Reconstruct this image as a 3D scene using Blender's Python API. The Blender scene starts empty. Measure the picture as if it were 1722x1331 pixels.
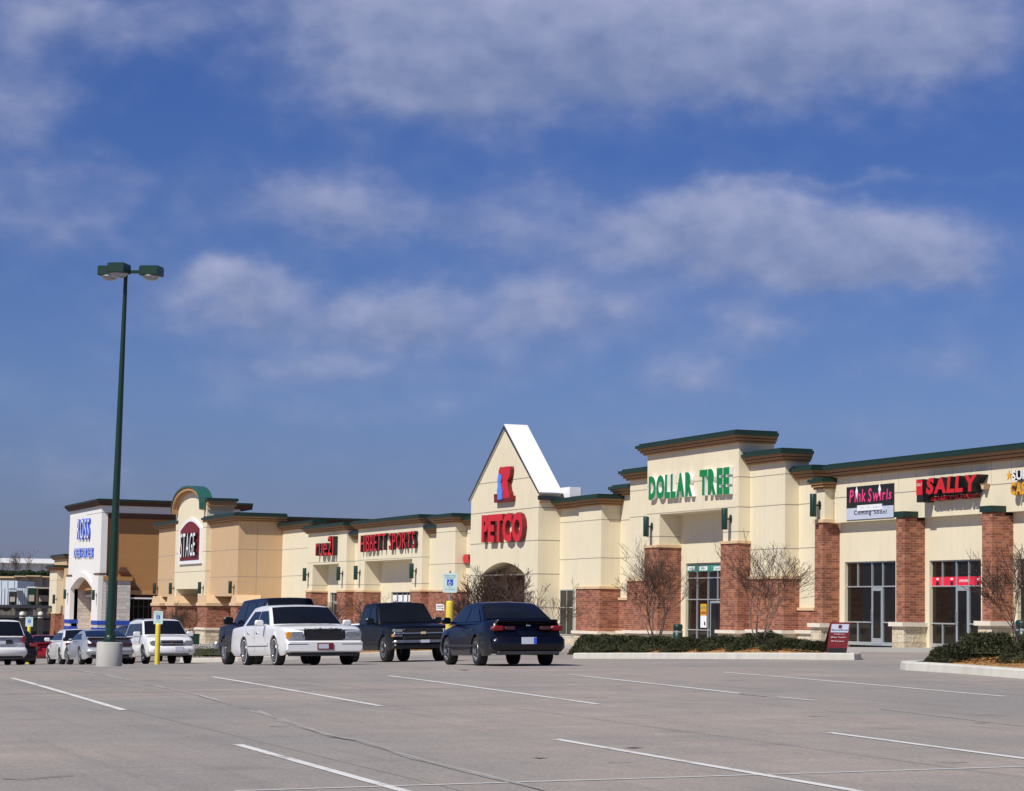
import bpy, math, random
from mathutils import Vector, Matrix
R = math.radians
sc = bpy.context.scene
C = sc.collection
random.seed(7)

# ------------------------------------------------------------------ camera
# world axes: X runs from the lot into the shops, Y runs along the shopfronts, Z up; the eye is at (0, 0, 1.6)
PSI, TH, RHO, FPX = R(20.3), math.atan(368 / 4000), .016, 4000.0
EYE = Vector((0, 0, 1.6))
_f = Vector((math.sin(PSI) * math.cos(TH), math.cos(PSI) * math.cos(TH), math.sin(TH)))
_r0 = Vector((math.cos(PSI), -math.sin(PSI), 0)); _u0 = _r0.cross(_f)
_r = _r0 * math.cos(RHO) + _u0 * math.sin(RHO); _u = _u0 * math.cos(RHO) - _r0 * math.sin(RHO)
cam = bpy.data.cameras.new("camera"); co = bpy.data.objects.new("camera", cam); C.objects.link(co)
co.matrix_world = Matrix.Translation(EYE) @ Matrix((_r, _u, -_f)).transposed().to_4x4()
cam.sensor_width = 36; cam.lens = 36 * FPX / 1722; cam.clip_end = 9000; cam.clip_start = .1
sc.camera = co

def ray(px, py): return _r * (px - 861) + _u * (665.5 - py) + _f * FPX
def onC(px, py, c):                      # the point of the plane X = c seen at a pixel
    d = ray(px, py); return EYE + d * (c / d.x)
def onS(px, py, s):
    d = ray(px, py); return EYE + d * (s / d.y)
def atD(px, py, dep):                    # the point at a given depth
    return EYE + ray(px, py) * (dep / FPX)
def sp(x):
    return x if x > 60 else 3 * math.log1p(math.exp(max(-30, x / 3)))
def zg(c, s):                            # height of the lot
    cc = max(-40, min(c, 60)); ss = max(-30, min(s, 230))
    w = 1 - .35 * max(0, min(1, (cc - 20) / 18))
    return .0168 * cc + .005 * ss - .03 * (sp(ss - 48) - sp(ss - 230)) * w
def G(px, py, far=400):
    d = ray(px, py); d = d / d.y; a = 4.0
    while a < far:
        p = EYE + d * a
        if p.z < zg(p.x, p.y):
            lo, hi = a - .25, a
            for _ in range(30):
                m = (lo + hi) / 2; p = EYE + d * m
                if p.z < zg(p.x, p.y): hi = m
                else: lo = m
            return EYE + d * hi
        a += .25
    return EYE + d * far

# ------------------------------------------------------------------ node helpers
class NT:
    def __init__(s, nt): s.nt = nt; nt.nodes.clear()
    def n(s, t, ins=None, **kw):
        nd = s.nt.nodes.new(t)
        for k, v in kw.items(): setattr(nd, k, v)
        for k, v in (ins or {}).items():
            if hasattr(v, 'is_linked') or isinstance(v, bpy.types.NodeSocket): s.nt.links.new(v, nd.inputs[k])
            else: nd.inputs[k].default_value = v
        return nd
    def m(s, op, a, b=0.0, c=None, clamp=False):
        nd = s.nt.nodes.new('ShaderNodeMath'); nd.operation = op; nd.use_clamp = clamp
        for i, v in enumerate((a, b) if c is None else (a, b, c)):
            if isinstance(v, bpy.types.NodeSocket): s.nt.links.new(v, nd.inputs[i])
            else: nd.inputs[i].default_value = v
        return nd.outputs[0]
    def mix(s, f, a, b, mode='MIX'):
        nd = s.nt.nodes.new('ShaderNodeMix'); nd.data_type = 'RGBA'; nd.blend_type = mode
        for i, v in ((0, f), (6, a), (7, b)):
            if isinstance(v, bpy.types.NodeSocket): s.nt.links.new(v, nd.inputs[i])
            elif i: nd.inputs[i].default_value = (*v, 1)
            else: nd.inputs[i].default_value = v
        return nd.outputs[2]
    def ramp(s, f, stops):
        nd = s.nt.nodes.new('ShaderNodeValToRGB'); e = nd.color_ramp.elements
        while len(e) < len(stops): e.new(.5)
        for el, (p, c) in zip(e, stops): el.position = p; el.color = (*c, 1) if len(c) == 3 else c
        s.nt.links.new(f, nd.inputs[0]); return nd.outputs[0]
    def noise(s, vec, scale, detail=4, rough=.55, dist=0):
        nd = s.n('ShaderNodeTexNoise', {'Vector': vec, 'Scale': scale, 'Detail': detail, 'Roughness': rough, 'Distortion': dist})
        return nd.outputs[0]

# ------------------------------------------------------------------ sky, sun, exposure
SUND = Vector((-1, -.5, 1.25)).normalized()
SUN_EL = math.asin(SUND.z); SUN_AZ = math.atan2(SUND.x, SUND.y)
w = bpy.data.worlds.new("World"); sc.world = w; w.use_nodes = True
t = NT(w.node_tree)
sky = t.n('ShaderNodeTexSky', sky_type='NISHITA', sun_disc=False, sun_elevation=SUN_EL, sun_rotation=SUN_AZ,
          altitude=300, air_density=1.0, dust_density=.25, ozone_density=2.2)
tc = t.n('ShaderNodeTexCoord'); sep = t.n('ShaderNodeSeparateXYZ', {0: tc.outputs['Generated']})
az = t.m('ARCTAN2', sep.outputs[0], sep.outputs[1]); el = t.m('ARCSINE', sep.outputs[2])
vec = t.n('ShaderNodeCombineXYZ', {0: az, 1: el}).outputs[0]
nv = t.n('ShaderNodeCombineXYZ', {0: t.m('MULTIPLY', az, 24.0), 1: t.m('MULTIPLY', el, 34.0)}).outputs[0]
wob = t.n('ShaderNodeTexNoise', {'Vector': nv, 'Scale': 1.3, 'Detail': 4.0, 'Roughness': .6}).outputs[1]
wv = t.n('ShaderNodeVectorMath', {0: t.n('ShaderNodeVectorMath', {0: wob, 1: (.5, .5, .5)}, operation='SUBTRACT').outputs[0],
                                  1: (.036, .026, 0)}, operation='MULTIPLY').outputs[0]
vw = t.n('ShaderNodeVectorMath', {0: vec, 1: wv}, operation='ADD').outputs[0]
CL = [(60, 40, 120, 60, .6), (40, 185, 85, 55, .6), (140, 300, 120, 34, .4), (60, 375, 170, 42, .5), (200, 20, 140, 40, .35), (820, 20, 260, 90, 1.1),
      (730, 120, 150, 75, .9), (1080, 85, 170, 75, .9), (1380, 95, 190, 70, .95), (1250, 10, 400, 50, .7), (1560, 60, 130, 60, .5),
      (555, 335, 150, 42, .62), (700, 385, 140, 30, .4), (890, 360, 80, 55, .35), (1190, 350, 130, 44, .85), (1120, 410, 130, 40, .6),
      (1340, 415, 200, 50, .8), (1500, 400, 110, 38, .75), (1400, 460, 210, 26, .5), (1590, 455, 70, 26, .45), (385, 510, 150, 42, .72),
      (395, 470, 55, 30, .6), (670, 525, 90, 44, .75), (740, 560, 190, 30, .45), (940, 520, 130, 42, .75), (1270, 548, 55, 32, .62),
      (440, 620, 110, 30, .45), (600, 625, 80, 26, .42), (1160, 630, 80, 32, .55), (850, 615, 80, 32, .35), (1600, 620, 110, 40, .32),
      (560, 690, 160, 22, .3), (130, 785, 110, 24, .3), (990, 740, 200, 18, .2), (1490, 720, 120, 20, .2), (1480, 300, 220, 10, .28)]
acc = None; shade = None
for (x, y, wx, wy, a) in CL:
    d = ray(x, y).normalized(); a0 = math.atan2(d.x, d.y); e0 = math.asin(d.z)
    q = t.n('ShaderNodeVectorMath', {0: vw, 1: (a0, e0, 0)}, operation='SUBTRACT').outputs[0]
    q = t.n('ShaderNodeVectorMath', {0: q, 1: (4000 / wx * .8, 4000 / wy * .8, 0)}, operation='MULTIPLY').outputs[0]
    g = t.m('MULTIPLY', t.m('EXPONENT', t.m('MULTIPLY', t.n('ShaderNodeVectorMath', {0: q, 1: q}, operation='DOT_PRODUCT').outputs['Value'], -1.0)), a)
    up = t.m('MULTIPLY', g, t.n('ShaderNodeSeparateXYZ', {0: q}).outputs[1])
    acc = g if acc is None else t.m('ADD', acc, g)
    shade = up if shade is None else t.m('ADD', shade, up)
n1 = t.noise(nv, 1.1, 8, .6, .3)
n2 = t.noise(nv, 2.1, 4, .45, .0)
# broken cloud everywhere out of view, its tone set to take blue from shadows
wide = t.m('SUBTRACT', t.noise(tc.outputs['Generated'], 3.0, 6, .6), .50)
away = t.m('MULTIPLY', t.m('SUBTRACT', t.m('ABSOLUTE', t.m('SUBTRACT', el, .10)), .18, clamp=True), 6.0, clamp=True)
n3 = t.noise(nv, .55, 3, .5)
dens = t.m('ADD', t.m('MULTIPLY', acc, t.m('MULTIPLY_ADD', n1, 1.1, .42)), t.m('MULTIPLY', t.m('SUBTRACT', n2, .5), .42))
dens = t.m('ADD', dens, t.m('MULTIPLY', t.m('SUBTRACT', n3, .40), .60))
dens = t.m('ADD', dens, t.m('MULTIPLY', t.m('MULTIPLY', wide, 3.0), away))
dens = t.n('ShaderNodeMapRange', {0: dens, 1: .0, 2: 1.05, 3: 0.0, 4: .80}, interpolation_type='SMOOTHSTEP').outputs[0]
sh = t.m('ADD', t.m('MULTIPLY_ADD', shade, .50, .40), t.m('MULTIPLY', t.m('SUBTRACT', n2, .5), 1.3), clamp=True)
SKYK = .10
ccol = t.mix(sh, (.205 / SKYK, .26 / SKYK, .44 / SKYK), (.44 / SKYK, .47 / SKYK, .66 / SKYK))
ccol = t.mix(away, ccol, (.21 / SKYK, .205 / SKYK, .185 / SKYK))
tint = t.ramp(t.m('MULTIPLY', el, 4.0, clamp=True), [(0, (.25, .265, .50)), (.35, (.335, .40, .68)), (1, (.25, .375, .74))])
skc = t.mix(1.0, sky.outputs[0], tint, 'MULTIPLY')
col = t.mix(dens, skc, ccol)
bg = t.n('ShaderNodeBackground', {'Color': col, 'Strength': SKYK})
t.n('ShaderNodeOutputWorld', {0: bg.outputs[0]})
sun = bpy.data.lights.new("sun", 'SUN'); sun.energy = 4.7; sun.angle = R(.53); sun.color = (1, .955, .86)
so = bpy.data.objects.new("sun", sun); C.objects.link(so); so.rotation_euler = SUND.to_track_quat('Z', 'Y').to_euler()
so.location = (0, 0, 60)
vs = sc.view_settings; vs.view_transform = 'Standard'; vs.look = 'None'; vs.exposure = 0; vs.gamma = 1

# ------------------------------------------------------------------ materials
M = {}
def mat(name, col, rough=.8, metal=0, var=.12, scale=3.0, bump=0, bscale=60, coat=0, spec=.5, emit=None, streak=0):
    m = bpy.data.materials.new(name); m.use_nodes = True; t = NT(m.node_tree)
    tc = t.n('ShaderNodeTexCoord'); v = t.n('ShaderNodeNewGeometry').outputs['Position'] if scale > 0 else tc.outputs['Object']
    n = t.noise(v, abs(scale), 5)
    c = t.mix(n, tuple(x * (1 - var) for x in col), tuple(min(1, x * (1 + var)) for x in col))
    if streak:
        mp = t.n('ShaderNodeMapping', {0: v, 3: (2.5, 2.5, .12)}).outputs[0]
        c = t.mix(t.m('MULTIPLY', t.ramp(t.noise(mp, 1.5, 5, .65), [(.5, (0, 0, 0)), (.75, (1, 1, 1))]), streak), c, tuple(x * .55 for x in col))
    p = t.n('ShaderNodeBsdfPrincipled', {'Base Color': c, 'Roughness': rough, 'Metallic': metal, 'Coat Weight': coat, 'Specular IOR Level': spec})
    if emit: p.inputs['Emission Color'].default_value = (*emit, 1); p.inputs['Emission Strength'].default_value = 1
    if bump:
        b = t.n('ShaderNodeBump', {'Height': t.noise(v, bscale, 3), 'Strength': bump, 'Distance': .02}); t.nt.links.new(b.outputs[0], p.inputs['Normal'])
    t.n('ShaderNodeOutputMaterial', {0: p.outputs[0]}); M[name] = m; return m
def brick(name, c1, c2, mort, bw, bh, ms, bump=.4, big=False):
    m = bpy.data.materials.new(name); m.use_nodes = True; t = NT(m.node_tree)
    s = t.n('ShaderNodeSeparateXYZ', {0: t.n('ShaderNodeNewGeometry').outputs['Position']})
    v = t.n('ShaderNodeCombineXYZ', {0: t.m('ADD', s.outputs[0], s.outputs[1]), 1: s.outputs[2]}).outputs[0]
    b = t.n('ShaderNodeTexBrick', {'Vector': v, 'Color1': (*c1, 1), 'Color2': (*c2, 1), 'Mortar': (*mort, 1), 'Scale': 1.0, 'Mortar Size': ms, 'Bias': -.1,
                                   'Brick Width': bw, 'Row Height': bh, 'Mortar Smooth': .2})
    n = t.noise(v, 2.0, 4); c = t.mix(t.m('MULTIPLY', n, .45), b.outputs[0], tuple(x * .6 for x in c1))
    # each brick its own tone
    cell = t.n('ShaderNodeTexWhiteNoise', {0: t.n('ShaderNodeCombineXYZ', {0: t.m('FLOOR', t.m('DIVIDE', s.outputs[2], bh)),
               1: t.m('FLOOR', t.m('DIVIDE', t.m('ADD', s.outputs[0], s.outputs[1]), bw))}).outputs[0]}, noise_dimensions='3D').outputs[0]
    c = t.mix(t.m('MULTIPLY', t.m('GREATER_THAN', cell, .72), .6 if not big else .25), c, tuple(x * .34 for x in c1))
    p = t.n('ShaderNodeBsdfPrincipled', {'Base Color': c, 'Roughness': .88})
    h = t.m('ADD', t.m('MULTIPLY', b.outputs[1], -1.0), t.noise(v, 9 if big else 30, 4))
    bp = t.n('ShaderNodeBump', {'Height': h, 'Strength': bump, 'Distance': .05 if big else .02}); t.nt.links.new(bp.outputs[0], p.inputs['Normal'])
    t.n('ShaderNodeOutputMaterial', {0: p.outputs[0]}); M[name] = m
mat('cream', (.745, .665, .485), .9, var=.07, bump=.35, bscale=30, scale=.9, streak=.20)
mat('peach', (.56, .385, .22), .9, var=.05, bump=.25, bscale=40, scale=1.2, streak=.12)
mat('ochre', (.40, .20, .07), .9, var=.08, bump=.25, bscale=40, scale=1.2, streak=.15)
mat('white_stucco', (.78, .76, .73), .9, var=.04, bump=.2, scale=1.2, streak=.06)
mat('trim_brown', (.42, .235, .10), .8, var=.1)
mat('groove_shade', (.10, .055, .03), .9)  # dark brown puts the shade between cornice mouldings into the colour
mat('trim_dark', (.12, .06, .035), .8, var=.1)
mat('cap_tan', (.66, .47, .28), .85, var=.06)
mat('cap_stone', (.74, .66, .55), .9, var=.08, bump=.3)
mat('coping_green', (.007, .030, .021), .5, var=.15)
mat('coping_teal', (.025, .11, .085), .4, var=.1)
mat('joint', (.27, .24, .20), .9)
mat('roof_white', (.86, .86, .88), .5, var=.02)
mat('roof_grey', (.35, .35, .35), .9)
mat('alu', (.50, .54, .56), .4, metal=.5, var=.05)
mat('alu_dark', (.06, .06, .065), .4, metal=.5)
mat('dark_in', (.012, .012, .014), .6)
mat('blue_band', (.015, .06, .38), .8, var=.05)
mat('sconce_green', (.005, .036, .027), .4, var=.1)
mat('pole_green', (.006, .034, .020), .4, var=.15)
mat('black', (.012, .012, .013), .5)
mat('rubber', (.018, .018, .02), .85)
mat('plastic_dark', (.03, .03, .033), .6)
mat('chrome', (.75, .76, .78), .15, metal=1, var=.03)
mat('rim', (.55, .56, .58), .3, metal=.9, var=.05)
mat('lens', (.33, .35, .38), .12, metal=.4, spec=.8, var=.5, scale=-30)
mat('lens_amber', (.75, .32, .04), .2)
mat('lens_red', (.20, .006, .010), .15, spec=.8, var=.2, scale=20)
mat('lens_smoke', (.06, .02, .025), .12)
mat('red_sign', (.62, .012, .018), .4, var=.04)
mat('deep_red', (.17, .008, .010), .5, var=.06)
mat('green_sign', (.0, .22, .045), .4, var=.04)
mat('white_sign', (.82, .83, .84), .5, var=.02)
mat('blue_sign', (.03, .10, .55), .45, var=.04)
mat('sky_blue', (.10, .26, .75), .45, var=.1)
mat('yellow_sign', (.75, .38, .01), .45, var=.05)
mat('pink', (.75, .05, .20), .5, var=.05)
mat('banner_red', (.80, .02, .06), .5, var=.05)
mat('banner_grey', (.50, .55, .68), .6, var=.04)
mat('pale_green_sign', (.62, .78, .74), .5, var=.03)
mat('dark_green_text', (.05, .28, .22), .5)
mat('yellow_post', (.72, .55, .05), .55, var=.15, scale=5, streak=.3)
mat('galv', (.40, .41, .42), .45, metal=.6)
mat('pole_concrete', (.42, .41, .38), .9, var=.15, bump=.4, scale=4, streak=.25)
mat('plate', (.55, .58, .68), .5, var=.1, scale=30)
mat('bark', (.16, .12, .095), .9, var=.3, scale=25)
mat('twig', (.085, .05, .036), .9, var=.3, scale=25)
mat('seed', (.17, .12, .07), .9, var=.3, scale=25)
mat('juniper', (.036, .040, .012), .85, var=.6, scale=7)
mat('kerb', (.58, .56, .50), .9, var=.22, bump=.5, scale=2.2, streak=.35)
mat('sidewalk', (.42, .40, .37), .9, var=.12, bump=.3, scale=1.5)
mat('shed_tan', (.38, .35, .29), .85, var=.1)
mat('wh_grey', (.62, .62, .62), .8, var=.06, scale=.2)
mat('far_hedge', (.02, .04, .014), .9, var=.6, scale=1)
mat('trailer', (.60, .68, .74), .5, var=.08, scale=.8)
mat('cement_line', (.55, .54, .52), .85, var=.2, scale=8)
def paint(name, col, rough=.28, metal=0, var=.03, coat=.6):
    return mat(name, col, rough, metal, var, -1.5, coat=coat, spec=.5 if coat > .3 else .35)
paint('paint_white', (.80, .80, .80)); paint('paint_navy', (.002, .0026, .009), .3, coat=.2); paint('paint_navy_truck', (.0015, .002, .005), .38, coat=.1)
paint('paint_blue', (.004, .006, .016), .35, coat=.2); paint('paint_silver', (.50, .52, .55), .32, .4); paint('paint_red', (.30, .008, .012))
paint('paint_black', (.008, .008, .011), .35, coat=.3)
def glass(name, col=(.008, .010, .013), r=.05):
    m = bpy.data.materials.new(name); m.use_nodes = True; t = NT(m.node_tree)
    v = t.n('ShaderNodeTexCoord').outputs['Object']
    p = t.n('ShaderNodeBsdfPrincipled', {'Base Color': t.mix(t.noise(v, 1.5, 4), col, tuple(x * 2.2 for x in col)), 'Roughness': r, 'Specular IOR Level': .32})
    b = t.n('ShaderNodeBump', {'Height': t.noise(v, .8, 2), 'Strength': .04, 'Distance': .1}); t.nt.links.new(b.outputs[0], p.inputs['Normal'])
    t.n('ShaderNodeOutputMaterial', {0: p.outputs[0]}); M[name] = m
glass('car_glass', (.005, .006, .008)); glass('shop_glass', (.006, .0055, .005), .04)
brick('brick', (.45, .155, .072), (.18, .038, .030), (.37, .28, .22), .26, .088, .010)
brick('stone', (.66, .54, .37), (.78, .70, .56), (.50, .43, .33), .55, .28, .012, 1.0, True)
brick('block_white', (.66, .60, .55), (.72, .67, .62), (.58, .54, .50), .6, .3, .01, .8, True)
def ground_mat():
    m = bpy.data.materials.new('lot_concrete'); m.use_nodes = True; t = NT(m.node_tree)
    v = t.n('ShaderNodeNewGeometry').outputs['Position']; s = t.n('ShaderNodeSeparateXYZ', {0: v})
    big = t.noise(v, .12, 4, .6); fine = t.noise(v, 7.0, 6, .7); mid = t.noise(v, .9, 5, .65, .4)
    c = t.mix(t.ramp(big, [(.36, (0, 0, 0)), (.62, (1, 1, 1))]), (.275, .262, .248), (.41, .352, .305))
    c = t.mix(t.m('MULTIPLY', t.ramp(mid, [(.42, (1, 1, 1)), (.62, (0, 0, 0))]), .42), c, (.27, .25, .235))
    c = t.mix(t.m('MULTIPLY', fine, .40), c, (.25, .22, .20))
    st = t.n('ShaderNodeMapping', {0: v, 2: (0, 0, R(-4)), 3: (1.6, .16, 1)}).outputs[0]      # tyre wear along the aisles
    c = t.mix(t.m('MULTIPLY', t.ramp(t.noise(st, .9, 7, .7, .4), [(.5, (0, 0, 0)), (.72, (1, 1, 1))]), .38), c, (.20, .185, .18))
    st = t.n('ShaderNodeMapping', {0: v, 2: (0, 0, R(35)), 3: (.10, 1.8, 1)}).outputs[0]
    c = t.mix(t.m('MULTIPLY', t.ramp(t.noise(st, .8, 6, .7, .5), [(.52, (0, 0, 0)), (.7, (1, 1, 1))]), .34), c, (.21, .20, .20))
    gr = t.noise(v, 26.0, 4, .8); c = t.mix(1.0, c, t.ramp(gr, [(.30, (.68, .67, .66)), (.5, (1, 1, 1)), (.72, (1.32, 1.30, 1.28))]), 'MULTIPLY')
    st = t.n('ShaderNodeMapping', {0: v, 2: (0, 0, R(-69)), 3: (5.0, .22, 1)}).outputs[0]
    c = t.mix(t.m('MULTIPLY', t.ramp(t.noise(st, .7, 5, .75, .3), [(.55, (0, 0, 0)), (.68, (1, 1, 1))]), .32), c, (.17, .16, .155))
    # oil spots
    vo = t.n('ShaderNodeTexVoronoi', {'Vector': v, 'Scale': .55, 'Randomness': 1.0}).outputs[0]
    c = t.mix(t.m('MULTIPLY', t.ramp(vo, [(.05, (1, 1, 1)), (.22, (0, 0, 0))]), .28), c, (.11, .10, .10))
    vo = t.n('ShaderNodeTexVoronoi', {'Vector': v, 'Scale': 2.3, 'Randomness': 1.0}).outputs[0]
    c = t.mix(t.m('MULTIPLY', t.ramp(vo, [(.02, (1, 1, 1)), (.06, (0, 0, 0))]), .5), c, (.10, .095, .09))
    p = t.n('ShaderNodeBsdfPrincipled', {'Base Color': c, 'Roughness': .92, 'Specular IOR Level': .25})
    b = t.n('ShaderNodeBump', {'Height': t.noise(v, 35, 4, .7), 'Strength': .25, 'Distance': .02}); t.nt.links.new(b.outputs[0], p.inputs['Normal'])
    t.n('ShaderNodeOutputMaterial', {0: p.outputs[0]}); M['lot'] = m
ground_mat()
def worn(name, col, lo=.42, hi=.6, under=(.29, .26, .24)):
    m = bpy.data.materials.new(name); m.use_nodes = True; t = NT(m.node_tree)
    v = t.n('ShaderNodeNewGeometry').outputs['Position']
    c = t.mix(t.ramp(t.m('ADD', t.m('MULTIPLY', t.noise(v, 14, 6, .75), .6), t.m('MULTIPLY', t.noise(v, 1.1, 3), .4)), [(lo, (0, 0, 0)), (hi, (1, 1, 1))]), under, col)
    p = t.n('ShaderNodeBsdfPrincipled', {'Base Color': c, 'Roughness': .85})
    t.n('ShaderNodeOutputMaterial', {0: p.outputs[0]}); M[name] = m
worn('line_paint', (.70, .69, .67), .34, .50); worn('line_faint', (.46, .44, .42), .42, .60); worn('crack', (.33, .31, .30), .45, .58, (.19, .18, .175)); worn('seam_pale', (.40, .375, .35), .45, .60, (.30, .28, .262)); worn('saw_cut', (.34, .31, .285), .40, .60, (.275, .255, .24))
worn('crack_dark', (.09, .085, .085), .40, .60); worn('mulch', (.50, .27, .09), .35, .6, (.16, .085, .035))

# ------------------------------------------------------------------ mesh building
class MB:
    def __init__(s): s.v = []; s.f = []; s.m = []; s.mats = []; s.sm = []
    def mi(s, m):
        if m not in s.mats: s.mats.append(m)
        return s.mats.index(m)
    def poly(s, pts, m, smooth=False):
        i = len(s.v); s.v += [tuple(p) for p in pts]; s.f.append(tuple(range(i, i + len(pts)))); s.m.append(s.mi(m)); s.sm.append(smooth)
    def faces(s, pts, fs, m, smooth=False):
        i = len(s.v); s.v += [tuple(p) for p in pts]; k = s.mi(m)
        for f in fs: s.f.append(tuple(i + a for a in f)); s.m.append(k); s.sm.append(smooth)
    def box(s, x0, x1, y0, y1, z0, z1, m):
        x0, x1 = min(x0, x1), max(x0, x1); y0, y1 = min(y0, y1), max(y0, y1); z0, z1 = min(z0, z1), max(z0, z1)
        p = [(x, y, z) for z in (z0, z1) for y in (y0, y1) for x in (x0, x1)]
        s.faces(p, [(0, 2, 3, 1), (4, 5, 7, 6), (0, 1, 5, 4), (2, 6, 7, 3), (0, 4, 6, 2), (1, 3, 7, 5)], m)
        return s
    def prism(s, poly, ax, a0, a1, m, smooth=False):     # extrude a 2-D outline along an axis ('x': (y, z), 'y': (x, z), 'z': (x, y))
        def P(p, a): return (a, p[0], p[1]) if ax == 'x' else ((p[0], a, p[1]) if ax == 'y' else (p[0], p[1], a))
        n = len(poly); area = sum(poly[i][0] * poly[(i + 1) % n][1] - poly[(i + 1) % n][0] * poly[i][1] for i in range(n))
        if (area < 0) != (ax == 'y'): poly = poly[::-1]
        pts = [P(p, a0) for p in poly] + [P(p, a1) for p in poly]
        if a1 < a0: pts = pts[n:] + pts[:n]
        s.faces(pts, [tuple(range(n))[::-1], tuple(range(n, 2 * n))], m)
        s.faces(pts, [(i, (i + 1) % n, n + (i + 1) % n, n + i) for i in range(n)], m, smooth); return s
    def tube(s, a, b, r0, r1, m, n=8, caps=True, smooth=True):
        a, b = Vector(a), Vector(b); d = (b - a).normalized(); q = d.to_track_quat('Z', 'Y')
        pts = []
        for c, r in ((a, r0), (b, r1)):
            for i in range(n): pts.append(c + q @ Vector((math.cos(6.2832 * i / n) * r, math.sin(6.2832 * i / n) * r, 0)))
        s.faces(pts, [(i, (i + 1) % n, n + (i + 1) % n, n + i) for i in range(n)], m, smooth)
        if caps: s.faces(pts, [tuple(range(n))[::-1], tuple(range(n, 2 * n))], m)
        return s
    def lathe(s, prof, m, n=16, c=(0, 0, 0), ax='z', smooth=True):
        pts = []
        for r, h in prof:
            for i in range(n):
                a = 6.2832 * i / n; u, v_ = r * math.cos(a), r * math.sin(a)
                p = (u, v_, h) if ax == 'z' else ((h, u, v_) if ax == 'x' else (v_, h, u))
                pts.append((p[0] + c[0], p[1] + c[1], p[2] + c[2]))
        fs = [(k * n + i, k * n + (i + 1) % n, (k + 1) * n + (i + 1) % n, (k + 1) * n + i) for k in range(len(prof) - 1) for i in range(n)]
        s.faces(pts, fs, m, smooth); return s
    def rbox(s, x0, x1, y0, y1, z0, z1, m, b=.03, smooth=False):   # box with chamfered edges
        x0, x1 = min(x0, x1), max(x0, x1); y0, y1 = min(y0, y1), max(y0, y1); z0, z1 = min(z0, z1), max(z0, z1)
        b = min(b, (x1 - x0) * .45, (y1 - y0) * .45, (z1 - z0) * .45)
        def ring(x, i): return [(x, y0 + i + b, z0 + i), (x, y1 - i - b, z0 + i), (x, y1 - i, z0 + i + b), (x, y1 - i, z1 - i - b), (x, y1 - i - b, z1 - i), (x, y0 + i + b, z1 - i), (x, y0 + i, z1 - i - b), (x, y0 + i, z0 + i + b)]
        pts = ring(x0, b * .7) + ring(x0 + b, 0) + ring(x1 - b, 0) + ring(x1, b * .7)
        fs = [tuple(range(8))[::-1], tuple(range(24, 32))]
        for k in range(3): fs += [(k * 8 + i, k * 8 + (i + 1) % 8, k * 8 + 8 + (i + 1) % 8, k * 8 + 8 + i) for i in range(8)]
        s.faces(pts, fs, m, smooth); return s
    def build(s, name, parent=None, loc=None):
        me = bpy.data.meshes.new(name)
        vs = s.v if loc is None else [(x - loc[0], y - loc[1], z - loc[2]) for x, y, z in s.v]
        me.from_pydata(vs, [], s.f)
        for m in s.mats: me.materials.append(M[m])
        me.polygons.foreach_set('material_index', s.m); me.polygons.foreach_set('use_smooth', s.sm); me.update()
        o = bpy.data.objects.new(name, me); C.objects.link(o)
        if loc is not None: o.location = loc
        if parent is not None: o.parent = parent
        return o
def thing(name, label, cat, group=None, loc=(0, 0, 0), rz=0):
    o = bpy.data.objects.new(name, None); C.objects.link(o); o.empty_display_size = .3; o.location = loc; o.rotation_euler = (0, 0, rz)
    o['label'] = label; o['category'] = cat
    if group: o['group'] = group
    return o
def tag(o, label, cat, group=None):
    o['label'] = label; o['category'] = cat
    if group: o['group'] = group
    return o
def struct(o): o['kind'] = 'structure'; return o
def copy_tree(o, parent=None):
    c = o.copy(); C.objects.link(c); c.parent = parent
    for ch in list(o.children): copy_tree(ch, c)
    return c
def at_base(o, p):                        # move a thing's empty to its base and leave its parts where they are
    p = Vector(p); o.location = p
    for ch in o.children: ch.location = ch.location - p
_gc = {}
def glyph(ch, bold=0.0):
    k = (ch, bold)
    if k not in _gc:
        cu = bpy.data.curves.new('g', 'FONT'); cu.body = ch; cu.resolution_u = 3; cu.offset = bold; cu.fill_mode = 'FRONT'
        ob = bpy.data.objects.new('g', cu); C.objects.link(ob); bpy.context.view_layer.update()
        me = bpy.data.meshes.new_from_object(ob.evaluated_get(bpy.context.evaluated_depsgraph_get()))
        vs = [tuple(v.co) for v in me.vertices]; fs = [tuple(p.vertices) for p in me.polygons]
        bpy.data.objects.remove(ob); bpy.data.meshes.remove(me); bpy.data.curves.remove(cu)
        # outline edges: those used once
        cnt = {}
        for f in fs:
            for a, b in zip(f, f[1:] + f[:1]): cnt.setdefault((min(a, b), max(a, b)), []).append((a, b))
        rim = [e[0] for e in cnt.values() if len(e) == 1]
        _gc[k] = (vs, fs, rim)
    return _gc[k]
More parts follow.
